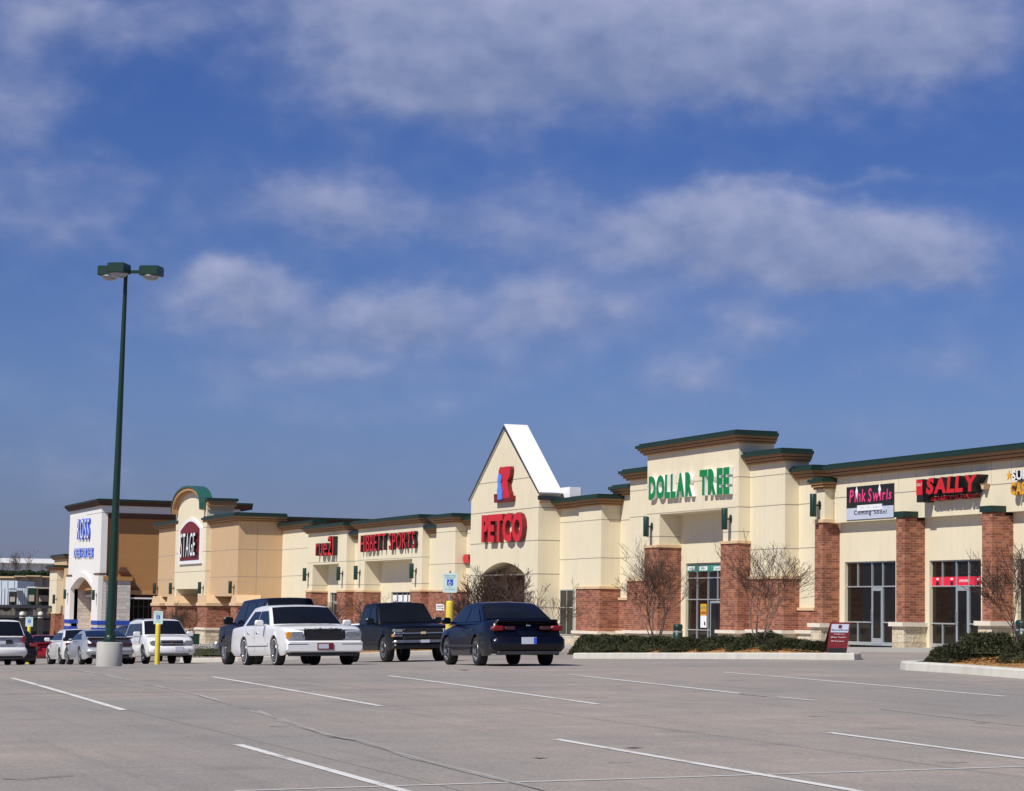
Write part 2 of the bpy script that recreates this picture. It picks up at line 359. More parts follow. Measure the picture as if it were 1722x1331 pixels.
def letters(text, s0, s1, zb0, zt0, zb1, zt1, c_wall, depth, face, side, parent=None, bold=0.0, gap=.14, slant=0, name='letter', mb=None, proj=None, space=.5):
    """letters reading towards -Y on the plane X = c_wall; s0 / s1 = Y of the left and right ends; one mesh per letter when parent is given"""
    gl = []
    for ch in text:
        if ch == ' ': gl.append(None); continue
        vs, fs, rim = glyph(ch, bold)
        gl.append((vs, fs, rim, min(v[0] for v in vs), max(v[0] for v in vs)))
    tot = sum((g[4] - g[3] if g else space * .6) for g in gl) + gap * (len(gl) - 1)
    asc = max(max(v[1] for v in g[0]) for g in gl if g); dsc = min(0, min(min(v[1] for v in g[0]) for g in gl if g))
    x = 0; out = []
    for g in gl:
        if not g: x += space * .6 + gap; continue
        m = mb if mb is not None else MB(); pts = []
        for side_ in (0, 1):
            for v in g[0]:
                yy = (v[1] - dsc) / (asc - dsc); u = (x + v[0] - g[3] + slant * (v[1])) / tot
                zb = zb0 + (zb1 - zb0) * u; zt = zt0 + (zt1 - zt0) * u
                p = (c_wall - (depth if side_ == 0 else 0), s0 + (s1 - s0) * u, zb + (zt - zb) * yy)
                pts.append(p)
        n = len(g[0]); i0 = len(m.v); m.v += pts; k = m.mi(face); ks = m.mi(side)
        for f in g[1]:
            a, b, c_ = (Vector(pts[j]) for j in f[:3]); nx = (b - a).cross(c_ - a).x
            f2 = f if nx < 0 else f[::-1]
            m.f.append(tuple(i0 + j for j in f2)); m.m.append(k); m.sm.append(False)
        if depth > .008:
            for a, b in g[2]: m.f.append((i0 + b, i0 + a, i0 + a + n, i0 + b + n)); m.m.append(ks); m.sm.append(False)
        x += g[4] - g[3] + gap
        if mb is None:
            o = m.build(name, parent); out.append(o)
    return out
# ------------------------------------------------------------------ ground
def axis(parts):
    out = []
    for a, b, st in parts:
        x = a
        while x < b - 1e-6: out.append(x); x += st
    out.append(parts[-1][1]); return out
cs_ = axis([(-3000, -300, 900), (-300, -60, 60), (-60, 90, 1.5), (90, 300, 70), (300, 3000, 900)])
ss_ = axis([(-3000, -300, 900), (-300, -20, 70), (-20, 120, 1.5), (120, 260, 4), (260, 460, 50), (460, 4600, 1000)])
g = MB(); pts = [(c, s, zg(c, s)) for s in ss_ for c in cs_]; n = len(cs_)
g.faces(pts, [(j * n + i, j * n + i + 1, (j + 1) * n + i + 1, (j + 1) * n + i) for j in range(len(ss_) - 1) for i in range(n - 1)], 'lot', True)
struct(g.build('parking_lot_ground'))
def strip(mb, pts, wd, m, dz=.006, step=1.2, jit=0):
    """a painted strip that follows the ground along a polyline of (c, s)"""
    P = []
    for (a, b) in zip(pts, pts[1:]):
        L = math.dist(a, b); k = max(1, int(L / step))
        for i in range(k): P.append((a[0] + (b[0] - a[0]) * i / k, a[1] + (b[1] - a[1]) * i / k))
    P.append(pts[-1]); V = []
    for i, p in enumerate(P):
        a = P[max(0, i - 1)]; b = P[min(len(P) - 1, i + 1)]; d = Vector((b[0] - a[0], b[1] - a[1])).normalized()
        nx, ny = -d.y * wd / 2, d.x * wd / 2
        if jit: k = random.uniform(.3, 1.4); nx *= k; ny *= k; p = (p[0] + random.uniform(-jit, jit), p[1] + random.uniform(-jit, jit))
        for sg in (1, -1): V.append((p[0] + nx * sg, p[1] + ny * sg, zg(p[0] + nx * sg, p[1] + ny * sg) + dz))
    mb.faces(V, [(2 * i, 2 * i + 1, 2 * i + 3, 2 * i + 2) for i in range(len(P) - 1)], m)
def g2(px, py): p = G(px, py); return (p.x, p.y)
lines = MB()
for a, b in [((20, 1141), (208, 1195)), ((357, 1139), (640, 1188)), ((653, 1137), (1006, 1185)), ((955, 1135), (1245, 1167)), ((1215, 1131), (1690, 1172)),
             ((400, 1253), (700, 1337)), ((935, 1244), (1520, 1345)), ((1395, 1233), (1800, 1287))]:
    strip(lines, [g2(*a), g2(*b)], .105, 'line_paint')
struct(lines.build('road_markings'))
jn = MB()
strip(jn, [g2(395, 1331), g2(1722, 1290)], .075, 'cement_line', .0045)
strip(jn, [g2(0, 1168), g2(600, 1160), g2(1080, 1153)], .055, 'line_faint', .0045)
strip(jn, [g2(1308, 1173), g2(1372, 1179)], .09, 'line_paint', .0065)
strip(jn, [g2(1245, 1168), g2(1290, 1172)], .08, 'line_faint', .0065)
strip(jn, [g2(1480, 1193), g2(1722, 1222)], .05, 'line_faint', .0045)
strip(jn, [g2(80, 1124), g2(240, 1150), g2(330, 1168), g2(420, 1195), g2(560, 1240)], .09, 'line_faint', .0045, .5, .02)
struct(jn.build('pavement_seams'))
ck = MB()
strip(ck, [g2(430, 1196), g2(480, 1214), g2(560, 1240), g2(600, 1245), g2(700, 1277), g2(790, 1299), g2(880, 1321), g2(950, 1339)],   .09, 'seam_pale', .0062, .5, .008)
strip(ck, [g2(330, 1170), g2(430, 1197), g2(480, 1215), g2(560, 1241), g2(600, 1246), g2(700, 1278), g2(790, 1300), g2(880, 1322), g2(950, 1340)],   .018, 'crack', .0085, .35, .010)
strip(ck, [g2(548, 1238), g2(575, 1243), g2(598, 1247)], .035, 'crack_dark', .0095, .2, .012)
strip(ck, [g2(0, 1311), g2(40, 1312), g2(120, 1306)], .04, 'crack_dark', .0085, .2, .03)
for p in [(470, 1222, 30), (680, 1193, 34), (905, 1275, 14), (1067, 1258, 14), (780, 1127, 10), (1600, 1283, 60), (1380, 1205, 40), (1650, 1216, 20), (1040, 1283, 40), (395, 1148, 16)]:
    strip(ck, [g2(p[0] - p[2] / 2, p[1]), g2(p[0], p[1] + .8), g2(p[0] + p[2] / 2, p[1])], .05 if p[2] > 15 else .12, 'crack_dark' if p[2] < 15 else 'crack', .0085, .15, .02)
# regular saw-cut joints of the slabs
for c in range(-30, 38, 5): strip(ck, [(c + 1.3, 2), (c + 1.3, 60)], .010, 'saw_cut', .004, 1.5)
for s in range(6, 60, 5): strip(ck, [(-30, s + .4), (24, s + .4)], .010, 'saw_cut', .004, 1.5)
struct(ck.build('pavement_cracks'))

def island(outline, name, inset=.30, hgt=.17, mulch_h=.06, label=None):
    """a raised kerb ring round a mulch bed"""
    P = [Vector(p) for p in outline]; n = len(P); cen = sum(P, Vector((0, 0))) / n
    def off(i, d):
        a, b, c = P[i - 1], P[i], P[(i + 1) % n]
        e1 = (b - a).normalized(); e2 = (c - b).normalized(); nn = Vector((-(e1 + e2).y, (e1 + e2).x)).normalized()
        if (cen - b).dot(nn) < 0: nn = -nn
        return b + nn * d
    k = MB(); V = []
    prof = [(0, -.05), (.02, hgt - .03), (.05, hgt), (inset, hgt), (inset, -.05)]
    for i in range(n):
        for d, h in prof: q = off(i, d); V.append((q.x, q.y, zg(q.x, q.y) + h))
    m = len(prof)
    fs = [(i * m + j, ((i + 1) % n) * m + j, ((i + 1) % n) * m + j + 1, i * m + j + 1) for i in range(n) for j in range(m - 1)]
    ar = sum(P[i].x * P[(i + 1) % n].y - P[(i + 1) % n].x * P[i].y for i in range(n))
    if ar < 0: fs = [f[::-1] for f in fs]
    k.faces(V, fs, 'kerb')
    struct(k.build(name + '_kerb'))
    b = MB(); q = [off(i, inset - .01) for i in range(n)]
    # mounded bed: rings towards the middle
    V = []; rings = [(0, .10), (.25, .17), (.6, .24), (1, .27)]
    c2 = cen
    for f, h in rings[:-1]:
        for p in q: r = p.lerp(c2, f); V.append((r.x, r.y, zg(r.x, r.y) + h))
    V.append((c2.x, c2.y, zg(c2.x, c2.y) + .27)); fs = []
    for r in range(2): fs += [(r * n + i, r * n + (i + 1) % n, (r + 1) * n + (i + 1) % n, (r + 1) * n + i) for i in range(n)]
    fs += [(2 * n + i, 2 * n + (i + 1) % n, 3 * n) for i in range(n)]
    if ar < 0: fs = [f[::-1] for f in fs]
    b.faces(V, fs, 'mulch', True)
    struct(b.build(name + '_bed'))
    # straw and chips lying on the bed
    ch = MB()
    for _ in range(2600):
        f = random.random() ** 1.6; i = random.randrange(n); p = q[i].lerp(q[(i + 1) % n], random.random()).lerp(c2, f * .9)
        z = zg(p.x, p.y) + .10 + .17 * min(1, f * 1.6); a = random.uniform(0, 6.3); L = random.uniform(.04, .11); W_ = random.uniform(.008, .022)
        dx, dy = math.cos(a) * L, math.sin(a) * L; h = random.uniform(.0, .05)
        ch.poly([(p.x - dx, p.y - dy, z), (p.x + dy * W_ / L, p.y - dx * W_ / L, z + .02), (p.x + dx, p.y + dy, z + h), (p.x - dy * W_ / L, p.y + dx * W_ / L, z + .02)], 'mulch')
    o = ch.build(name + '_straw_mulch'); o['kind'] = 'stuff'
    return q
def arc(cx, cy, r, a0, a1, k=6): return [(cx + r * math.cos(R(a0 + (a1 - a0) * i / k)), cy + r * math.sin(R(a0 + (a1 - a0) * i / k))) for i in range(k + 1)]
ia = g2(950, 1108); ib = g2(1436, 1110.5)
def edge_c(s): return ib[0] + (ia[0] - ib[0]) * (s - ib[1]) / (ia[1] - ib[1])
isl1 = island([(edge_c(s), s) for s in (54, 57, 60, 63, 66)] + [(ia[0] + .05, ia[1] - .5), (ia[0] + .5, ia[1] + .1), (ia[0] + 1.6, ia[1] + .3), (ia[0] + 3.0, ia[1] + .1), (ia[0] + 3.4, ia[1] - .8), (31.4, 63), (31.0, 58.6), (30.5, 56.4), (29.8, 54.5), (29.15, 53.2), (28.7, 52.5), (ib[0] + .12, ib[1] + .2)], 'near_shrub_island')
ic = g2(1497, 1126); idd = g2(1722, 1142)
isl2 = island([(ic[0] + 0, ic[1] - .6), (ic[0] + .25, ic[1] + .05), (ic[0] + .9, ic[1] + .5), (ic[0] + 1.8, ic[1] + .7), (ic[0] + 3.2, ic[1] + .3), (ic[0] + 4.0, ic[1] - .8), (ic[0] + 4.2, ic[1] - 3),
               (ic[0] + 4.2, ic[1] - 12), (idd[0], idd[1] - 9), (idd[0], idd[1] - 4), (idd[0], idd[1]), (ic[0] - .05, ic[1] - 2.5)], 'right_shrub_island')
isl3 = island([(21.2, 92), (22.5, 91.2), (31, 91), (33.5, 92.5), (33.5, 95.5), (31, 97), (21.5, 97)], 'far_shrub_island')
# pavement along the shops
sw = MB()
ys = axis([(20, 240, 4)])
V = []
for s in ys:
    c0 = 38.2 if s < 128 else 35.2
    for c, h in ((c0, -.1), (c0, .13), (c0 + .15, .14), (41.2, .08), (60, .08)): V.append((c, s, zg(c if c < 60 else 43, s) + h))
sw.faces(V, [(i * 5 + j, i * 5 + j + 5, i * 5 + j + 6, i * 5 + j + 1)[::-1] for i in range(len(ys) - 1) for j in range(4)], 'sidewalk')
struct(sw.build('shopfront_sidewalk'))

# ------------------------------------------------------------------ shops
def Z(px, py, c): return onC(px, py, c).z
def S(px, c, py=950): return onC(px, py, c).y
def zf(s): return zg(42, s) + .08
class Shop:
    def __init__(s, name, label):
        s.root = thing(name, label, 'shop building'); s.P = {}; s.c = None
    def mb(s, n):
        if n in ('wall', 'arch_moulding'): return s.P.setdefault(n, MB())
        m = MB(); s.P[(n, len(s.P))] = m; return m
    def cornice(s, c, s0, s1, cb, zt, k=1.0, oh=.42, cop='coping_green', trim='trim_brown', green=.21):
        a = s.mb('coping'); zz = zt
        for h, o in ((.08 * k, oh - .13), (green * k - .08 * k, oh)):
            a.box(c - o, cb, s0 - o, s1 + o, zz - h, zz, cop); zz -= h
        b = s.mb('cornice')
        for h, o, mt in ((.095 * k, oh * .80, trim), (.035 * k, oh * .58, 'groove_shade'), (.075 * k, oh * .60, trim), (.03 * k, oh * .34, 'groove_shade'), (.055 * k, oh * .36, trim)):
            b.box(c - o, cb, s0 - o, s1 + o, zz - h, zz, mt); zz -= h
        return zz
    def block(s, pl, pr, c, cb, tip, mat_='cream', opening=None, joints=(), brick=None, stone=True, pym=900, k=1.0, oh=.42, cop='coping_green', trim='trim_brown', s0=None, s1=None, jm='joint', bump=.07, brick2=None, zb=None):
        """front face between two pixels on the plane X = c; tip = pixel of the cornice's near top corner; opening = (pl, pr, py top, recess)"""
        s1 = S(pl, c, pym) if s1 is None else s1; s0 = S(pr, c, pym) if s0 is None else s0; z0 = min(zf(s0), zf(s1)) - .5
        if tip is not None:
            zt = Z(tip[0], tip[1], c - oh) if isinstance(tip, tuple) else tip
            zc = s.cornice(c, s0, s1, cb, zt, k, oh, cop, trim)
        else: zc = zb
        wl = s.mb('wall')
        if opening:
            a1, a0 = S(opening[0], c, pym), S(opening[1], c, pym); zo = Z(opening[1], opening[2], c); cr = opening[3]
            wl.box(c, cb, s0, a0, z0, zc, mat_); wl.box(c, cb, a1, s1, z0, zc, mat_)
            wl.box(c, cb, a0, a1, zo, zc, mat_)
            piers = [(s0, a0), (a1, s1)]
        else:
            wl.box(c, cb, s0, s1, z0, zc, mat_); piers = [(s0, s1)]
        for (jx, jy) in joints:
            zj = Z(jx, jy, c)
            if opening and zj < zo:
                for p0, p1 in piers: wl.box(c - .004, cb, p0 - .004, p1 + .004, zj - .014, zj + .014, jm)
            else: wl.box(c - .004, cb, s0 - .004, s1 + .004, zj - .014, zj + .014, jm)
        if brick:
            zb_ = Z(brick[0], brick[1], c - bump)
            for i, (p0, p1) in enumerate(piers):
                zt_ = zb_
                s.mb('brick_facing').box(c - bump, cb - .05, p0 - bump, p1 + bump, z0, zt_, 'brick')
                s.mb('ledge').box(c - bump - .05, cb - .03, p0 - bump - .05, p1 + bump + .05, zt_, zt_ + .11, 'cap_tan')
                if stone:
                    q0, q1 = p0 - bump - .07, p1 + bump + .07; h = .50 + zf(p0)
                    s.mb('stone_plinth').box(c - bump - .07, cb - .07, q0, q1, z0, h, 'stone')
                    s.mb('plinth_cap').box(c - bump - .16, cb - .06, q0 - .09, q1 + .09, h, h + .13, 'cap_stone')
        return s0, s1, zc
    def storefront(s, c, px, rows, door=None, split=(), s_extra=None, z0=None, names='shop_window', full=(), frame='alu', open_r=None):
        """px: mullion pixels left to right; rows: transom pixels at px[0] from the top down; door = column; full = columns without the top transom line"""
        ys = [S(p, c, 1000) for p in px]; zs = [Z(px[0], r, c) for r in rows]
        if z0 is not None: zs[-1] = z0
        fr = MB(); gl = MB(); t_ = .045
        ytop, ybot = ys[-1], ys[0]
        for i, y in enumerate(ys):
            tp = zs[0]; bt = zs[-1]
            if i in split: fr.box(c - .05, c + .06, y - t_ / 2, y + t_ / 2, zs[1], tp, frame); fr.box(c - .05, c + .06, y - t_ / 2, y + t_ / 2, bt, zs[2], frame)
            else: fr.box(c - .05, c + .06, y - t_ / 2, y + t_ / 2, bt, tp, frame)
        for j, z in enumerate(zs):
            if door is not None and 2 <= j < len(zs) - 1:
                fr.box(c - .045, c + .055, ytop, ys[door + 1], z - t_ / 2, z + t_ / 2, frame) if door + 1 < len(ys) - 1 else None
                fr.box(c - .045, c + .055, ys[door], ybot, z - t_ / 2, z + t_ / 2, frame)
            else: fr.box(c - .045, c + .055, ytop, ybot, z - (t_ / 2 if j < len(zs) - 1 else .02), z + (t_ / 2 if j < len(zs) - 1 else .10), frame)
        gl.box(c + .01, c + .02, ytop, ybot, zs[-1] + .05, zs[0], 'shop_glass')
        w_ = fr.build(names, s.root); gl.build('pane', w_)
        if door is not None:
            y1, y0 = ys[door] - t_ / 2, ys[door + 1] + t_ / 2; d = MB(); zt_, zb_ = zs[1] - .03, zs[-1] + .02
            d.box(c - .06, c + .0, y0, y0 + .075, zb_, zt_, frame); d.box(c - .06, c + .0, y1 - .075, y1, zb_, zt_, frame)
            d.box(c - .06, c + .0, y0 + .075, y1 - .075, zt_ - .13, zt_, frame); d.box(c - .06, c + .0, y0 + .075, y1 - .075, zb_, zb_ + .22, frame)
            d.box(c - .035, c - .02, y0 + .075, y1 - .075, zb_ + .22, zt_ - .13, 'shop_glass')
            dd = d.build('door', s.root); h = MB()
            h.tube((c - .11, y1 - .04, zb_ + .75), (c - .11, y1 - .04, zb_ + 1.25), .016, .016, 'chrome'); h.tube((c - .05, y1 - .04, zb_ + .8), (c - .11, y1 - .04, zb_ + .8), .012, .012, 'chrome', 6)
            h.tube((c - .05, y1 - .04, zb_ + 1.2), (c - .11, y1 - .04, zb_ + 1.2), .012, .012, 'chrome', 6); h.build('handle', dd)
        return ys, zs
    def bay(s, pl, pr, c, cb, ztop, op, mat_='cream', s0=None):
        """recessed wall with a storefront hole: op = (pl, pr, py top, depth)"""
        s1 = S(pl, c, 950); s0 = S(pr, c, 950) if s0 is None else s0; z0 = zf(s0) - .5
        a1 = S(op[0], c, 1000); a0 = max(S(op[1], c, 1000), s0 + .02); zo = Z(op[0], op[2], c); w_ = s.mb('wall')
        w_.box(c, cb, a1, s1, z0, ztop, mat_); w_.box(c, cb, s0, a0, z0, ztop, mat_); w_.box(c, cb, a0, a1, zo, ztop, mat_)
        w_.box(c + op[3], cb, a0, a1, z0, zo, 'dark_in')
    def done(s, base):
        for n, m in s.P.items():
            if m.f: m.build(n if isinstance(n, str) else n[0], s.root)
        at_base(s.root, base)
def wall_light(px, py, cw, label, group='green cylinder wall lights on the shopfronts'):
    p = onC(px, py, cw - .30); k = .85
    t_ = thing('wall_light', label, 'wall light', group)
    a = MB(); a.lathe([(.0, -.425), (.115, -.425), (.125, -.41), (.125, .41), (.115, .425), (.0, .425)], 'sconce_green', 16, tuple(p)); a.build('lamp_shade', t_)
    b = MB(); b.tube((p.x + .1, p.y, p.z), (cw - .03, p.y, p.z), .03, .03, 'black', 8)
    b.prism([(p.y + .07 * math.cos(i * .785), p.z + .17 * math.sin(i * .785)) for i in range(8)], 'x', cw - .03, cw - .002, 'black')
    b.build('bracket', t_)
    at_base(t_, (cw, p.y, p.z)); return t_

# --- the strip of small shops on the right
A = Shop('strip_shop_building', 'cream stucco row of small shops with tall brick piers, nearest the right edge')
cF, cW = 42.0, 42.3
s_end = 47.0
zt = Z(1600, 757, cF - .44)
a1 = S(1404, cF, 800)
zc = A.cornice(cF, s_end, a1 - .3, 44, zt, 1.0, .44)
wl = A.mb('wall'); zl = Z(1532, 871.6, cF)
wl.box(cF, 44, s_end, a1, zl, zc, 'cream')
zj = Z(1402, 838.1, cF); wl.box(cF - .004, 44, s_end, a1, zj - .014, zj + .014, 'joint')
for i in range(14):
    y = a1 - 1.1 - i * 1.22
    if y > s_end: wl.box(cF - .003, cF, y - .006, y + .006, zj + .014, zc, 'joint')
# wall piece between pilaster and the next block
C_ = A.block(1343, 1371, cW, 44, (1388, 778), joints=[(1350, 848), (1350, 922)], brick=(1350, 1027), oh=.42, pym=900, bump=.06)
# pilaster over pier 1
sP0, sP1 = S(1386, 41.6, 850), S(1372.5, 41.6, 850)
zpt = Z(1393, 800, 41.3)
zc2 = A.cornice(41.62, sP0, sP1, cF, zpt, .9, .26)
zpb = Z(1386, 879, 41.6)
wl.box(41.62, cF, sP0, sP1, zpb + .12, zc2, 'cream')
A.mb('ledge').box(41.52, cF, sP0 - .1, sP1 + .08, zpb, zpb + .12, 'cap_tan')
piers = [(1370, 1383, 879, False), (1507, 1521.5, 874.5, True), (1651.5, 1668.5, 866, True)]
pe = []
for pl, pr, py, cap in piers:
    cp = 41.58 if not cap else 41.5
    y1, y0 = S(pl, cp, 950), S(pr, cp, 950); zt_ = Z(pr, py, cp)
    pe.append((y0, y1))
    A.mb('brick_facing').box(cp, 43, y0, y1, zf(y0) - .5, min(zt_, zl - .004), 'brick')
    if zt_ > zl: pass
    if cap:
        zz = min(zt_, zl - .004); A.mb('brick_facing').box(cp, cF - .004, y0, y1, zz, zz + .1, 'brick')
        A.mb('coping').box(cp - .06, cF - .002, y0 - .06, y1 + .06, zz + .1, zz + .30, 'coping_green')
    h = zf(y0) + .73
    A.mb('stone_plinth').box(cp - .10, 43, y0 - .10, y1 + .10, zf(y0) - .5, h, 'stone')
    A.mb('plinth_cap').box(cp - .20, 43, y0 - .20, y1 + .20, h, h + .15, 'cap_stone')
d = pe[1][0] - pe[2][0]
y0, y1 = pe[2][0] - d, pe[2][1] - d
A.mb('brick_facing').box(41.5, 43, y0, y1, zf(y0) - .5, zl - .004, 'brick'); A.mb('stone_plinth').box(41.4, 43, y0 - .1, y1 + .1, zf(y0) - .5, zf(y0) + .73, 'stone')
pe.append((y0, y1))
bays = [(pe[0][0], pe[1][1], [1420.5, 1444, 1468, 1486, 1511], [947, 987.3, 1046, 1083]), (pe[1][0], pe[2][1], [1563, 1586.5, 1610, 1631, 1655], [944.5, 986.5, 1048.6, 1087]),
        (pe[2][0], pe[3][1], [1711, 1736, 1762, 1783, 1812], [941, 986, 1052, 1093])]
for i, (yb, ya, px, rows) in enumerate(bays):
    op0, op1 = S(px[0], cW + .12, 1000), S(px[-1], cW + .12, 1000); zo = Z(px[0], rows[0] - 1, cW + .12); w_ = wl
    op0b = S(px[0], cW, 1000)
    w_.box(cW, 43.5, op0b, yb, zf(ya) - .5, zl - .003, 'cream'); w_.box(cW, 43.5, ya, op1, zf(ya) - .5, zl - .003, 'cream')
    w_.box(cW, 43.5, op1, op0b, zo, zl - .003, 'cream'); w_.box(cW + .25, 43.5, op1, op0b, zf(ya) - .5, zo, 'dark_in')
    A.storefront(cW + .12, px, rows, 2, split=(1,))
wl.box(43.45, 90, s_end, S(1343, cW) - .05, -1.5, zt - .9, 'cream')
wl.box(cW + .01, 43.5, s_end, pe[3][0], zf(s_end) - .5, zl - .003, 'cream')
A.mb('roof_unit').box(50, 90, s_end + .3, S(1343, cW) - .3, zt - .9, zt - .88, 'roof_grey')
A.done((45, 60, zf(60)))
wall_light(1367.5, 850, 41.62, 'green cylinder wall light on the cream pilaster beside the black and pink banner')

# --- the shop with the tall green-lettered front
D = Shop('green_lettered_shop', 'tallest cream shopfront with green raised lettering, brick-based piers and stepped green-topped wings')
CE, CD, CM = 41.2, 41.7, 42.3
D.block(1251, 1320, CD, 42.72, (1309, 753), joints=[(1320, 797), (1320, 848.5), (1320, 922.5)], brick=(1320, 973.5))
e0, e1, ez = D.block(1088, 1242, CE, 42.75, (1243, 720.5), opening=(1109, 1216, 856.5, 42.2), joints=[(1242, 802), (1242, 852.5), (1242, 894)], brick=(1240, 914), pym=880)
D.mb('coping')
D.block(1059, 1088, CD, 42.72, (1091, 783.5), joints=[(1085, 824), (1085, 868.5)], brick=(1085, 977.5), s0=e1 + .001)
D.block(1042, 1059, CM, 43.2, (1062, 812), joints=[(1050, 875), (1050, 938.5)], brick=(1050, 1009.5), s0=S(1059, CD) + .001, s1=S(1041, CM))
a1, a0 = S(1109, CE, 880), S(1216, CE, 880); cr = CE + 1.0
zo = Z(1216, 856.5, CE)
wl = D.mb('wall'); o1, o0 = S(1153, cr, 1000), a0
zso = Z(1154, 948, cr)
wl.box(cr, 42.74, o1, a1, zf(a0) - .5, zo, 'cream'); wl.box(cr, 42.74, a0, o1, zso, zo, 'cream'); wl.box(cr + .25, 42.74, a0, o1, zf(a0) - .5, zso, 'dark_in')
D.storefront(cr + .12, [1155, 1173.5, 1192, 1208, 1226], [950, 973, 1008.5, 1059, 1084], None)
# double door in the lower right of the storefront
D.mb('x'); d = MB(); c = cr + .05; ya, yb = S(1194, c, 1040), a0 + .02; zt_ = Z(1194, 1011, c); zb_ = zf(a0) + .02; ym = (ya + yb) / 2
for p, q in ((yb, ym - .01), (ym + .01, ya)):
    d.box(c, c + .05, p, p + .06, zb_, zt_, 'alu'); d.box(c, c + .05, q - .06, q, zb_, zt_, 'alu'); d.box(c, c + .05, p + .06, q - .06, zt_ - .09, zt_, 'alu')
    d.box(c, c + .05, p + .06, q - .06, zb_, zb_ + .25, 'alu'); d.box(c + .02, c + .035, p + .06, q - .06, zb_ + .25, zt_ - .09, 'shop_glass')
dd = d.build('door', D.root); h = MB()
for y in (ym + .06, ym - .06): h.tube((c - .06, y, zb_ + .8), (c - .06, y, zb_ + 1.3), .018, .018, 'chrome'); h.tube((c, y, zb_ + .85), (c - .06, y, zb_ + .85), .012, .012, 'chrome'); h.tube((c, y, zb_ + 1.25), (c - .06, y, zb_ + 1.25), .012, .012, 'chrome')
h.build('handle', dd)
wl.box(42.74, 88, e0 - .1, e1 + .4, -1.5, ez - 1.2, 'cream'); wl.box(42.75, 88, S(1343, CM) + .02, S(1041, CM) - .02, -1.5, Z(1309, 753, CD) - 1.6, 'cream')
D.done((45, (e0 + e1) / 2, zf(e0)))
wall_light(1218.5, 873, CE, 'green cylinder wall light on the right pier of the doorway under the green lettering')
wall_light(1086.5, 886, CE, 'green cylinder wall light on the left pier of the doorway under the green lettering')

# --- the gabled pet shop and its wings
P_ = Shop('gabled_shop', 'cream shop with a steep pointed gable, arched doorway and white sloping roof edge')
CH, CI = 41.35, 40.35
h0, h1, hz = P_.block(973, 1011, CH, 42.4, (1009, 829.5), joints=[(1011, 874), (1011, 938.3)], brick=(1009, 990.5), pym=900)
P_.block(941, 973, CH + .12, 42.4, Z(1009, 829.5, CH - .42) - .012, joints=[(970, 877.5), (970, 940.5)], s0=h1 + .001, oh=.52)
y1, y0 = S(944, CH + .1, 1020), S(966, CH + .1, 1020)
fr = MB(); cz = CH + .09
zz0, zz1 = Z(955, 1068, cz), Z(955, 992.5, cz)
fr.box(cz - .03, cz + .02, y0, y1, zz0, zz1, 'shop_glass')
for y in (y0, (y0 + y1) / 2, y1): fr.box(cz - .06, cz + .02, y - .025, y + .025, zz0, zz1, 'alu')
for z in (zz0, zz1, Z(955, 1022, cz)): fr.box(cz - .062, cz + .02, y0, y1, z - .025, z + .025, 'alu')
fr.build('shop_window', P_.root)
P_.mb('stone_plinth').box(cz - .10, 43, h1, y1 + .6, -1.5, zz0 - .05, 'stone')
# gable
gy1, gy0 = S(791.5, CI, 900), S(905, CI, 900); zE = Z(909, 826, CI); zE1 = zE
apx = onC(850, 721, CI); gym = apx.y; zA = apx.z; cb = CI + 1.12
# arched opening outline
ay1, ay0 = S(810, CI, 960), S(882.5, CI, 960); zs_ = Z(882, 966, CI); ztop_ = Z(846, 946, CI); aym = (ay0 + ay1) / 2
N_ = 14; arcp = [(ay0 + (ay1 - ay0) * i / N_, zs_ + (ztop_ - zs_) * math.sin(math.pi * i / N_) ** .8) for i in range(N_ + 1)]
wl = P_.mb('wall'); z0 = zf(gy1) - .5
wl.box(CI, cb, gy0, ay0, z0, zs_, 'cream'); wl.box(CI, cb, ay1, gy1, z0, zs_, 'cream')
def gz(y):                                # underside of the gable at y
    return zE + (zA - zE) * ((y - gy0) / (gym - gy0) if y < gym else (gy1 - y) / (gy1 - gym))
cols = sorted(set([gy0, gy1, gym] + [a[0] for a in arcp]))
def azt(y):
    if y <= ay0 or y >= ay1: return zs_
    u = (y - ay0) / (ay1 - ay0); return zs_ + (ztop_ - zs_) * math.sin(math.pi * u) ** .8
for a, b in zip(cols, cols[1:]):
    la, lb = (azt(a + 1e-6), azt(b - 1e-6))
    wl.prism([(a, la), (b, lb), (b, gz(b)), (a, gz(a))], 'x', CI, cb, 'cream')
for jx, jy in ((892.4, 802.8), (903.8, 853.7), (903.8, 908.7), (903, 965.3), (903, 1022)):
    zj = Z(jx, jy, CI)
    if zj > zE:
        f = (zj - zE) / (zA - zE); wl.box(CI - .004, CI, gy0 + (gym - gy0) * f + .02, gy1 - (gy1 - gym) * f - .02, zj - .018, zj + .018, 'joint')
    elif zj > zs_: wl.box(CI - .004, cb, gy0 - .004, gy1 + .004, zj - .018, zj + .018, 'joint')
    else:
        wl.box(CI - .004, cb, gy0 - .004, ay0, zj - .018, zj + .018, 'joint'); wl.box(CI - .004, cb, ay1, gy1 + .004, zj - .018, zj + .018, 'joint')
rf = P_.mb('roof')
for ys_, sg in ((gy0, -1), (gy1, 1)):
    th_ = .10; oy = .16 * sg
    sl = (zA - zE) / abs(gym - ys_)
    pe0 = (ys_ + oy, zE - abs(oy) * sl); pa = (gym, zA)
    rf.prism([pe0, pa, (gym, zA + th_ * 2.2), (ys_ + oy + sg * .03, zE - abs(oy) * sl + th_ * .6)], 'x', CI - .06, cb + .03, 'roof_white')
    P_.mb('gable_edge').prism([(pe0[0], pe0[1] + .0), (gym, zA + .0), (gym, zA + .15), (ys_ + oy + sg * .03, pe0[1] + .06)], 'x', CI - .10, CI - .06, 'alu_dark')
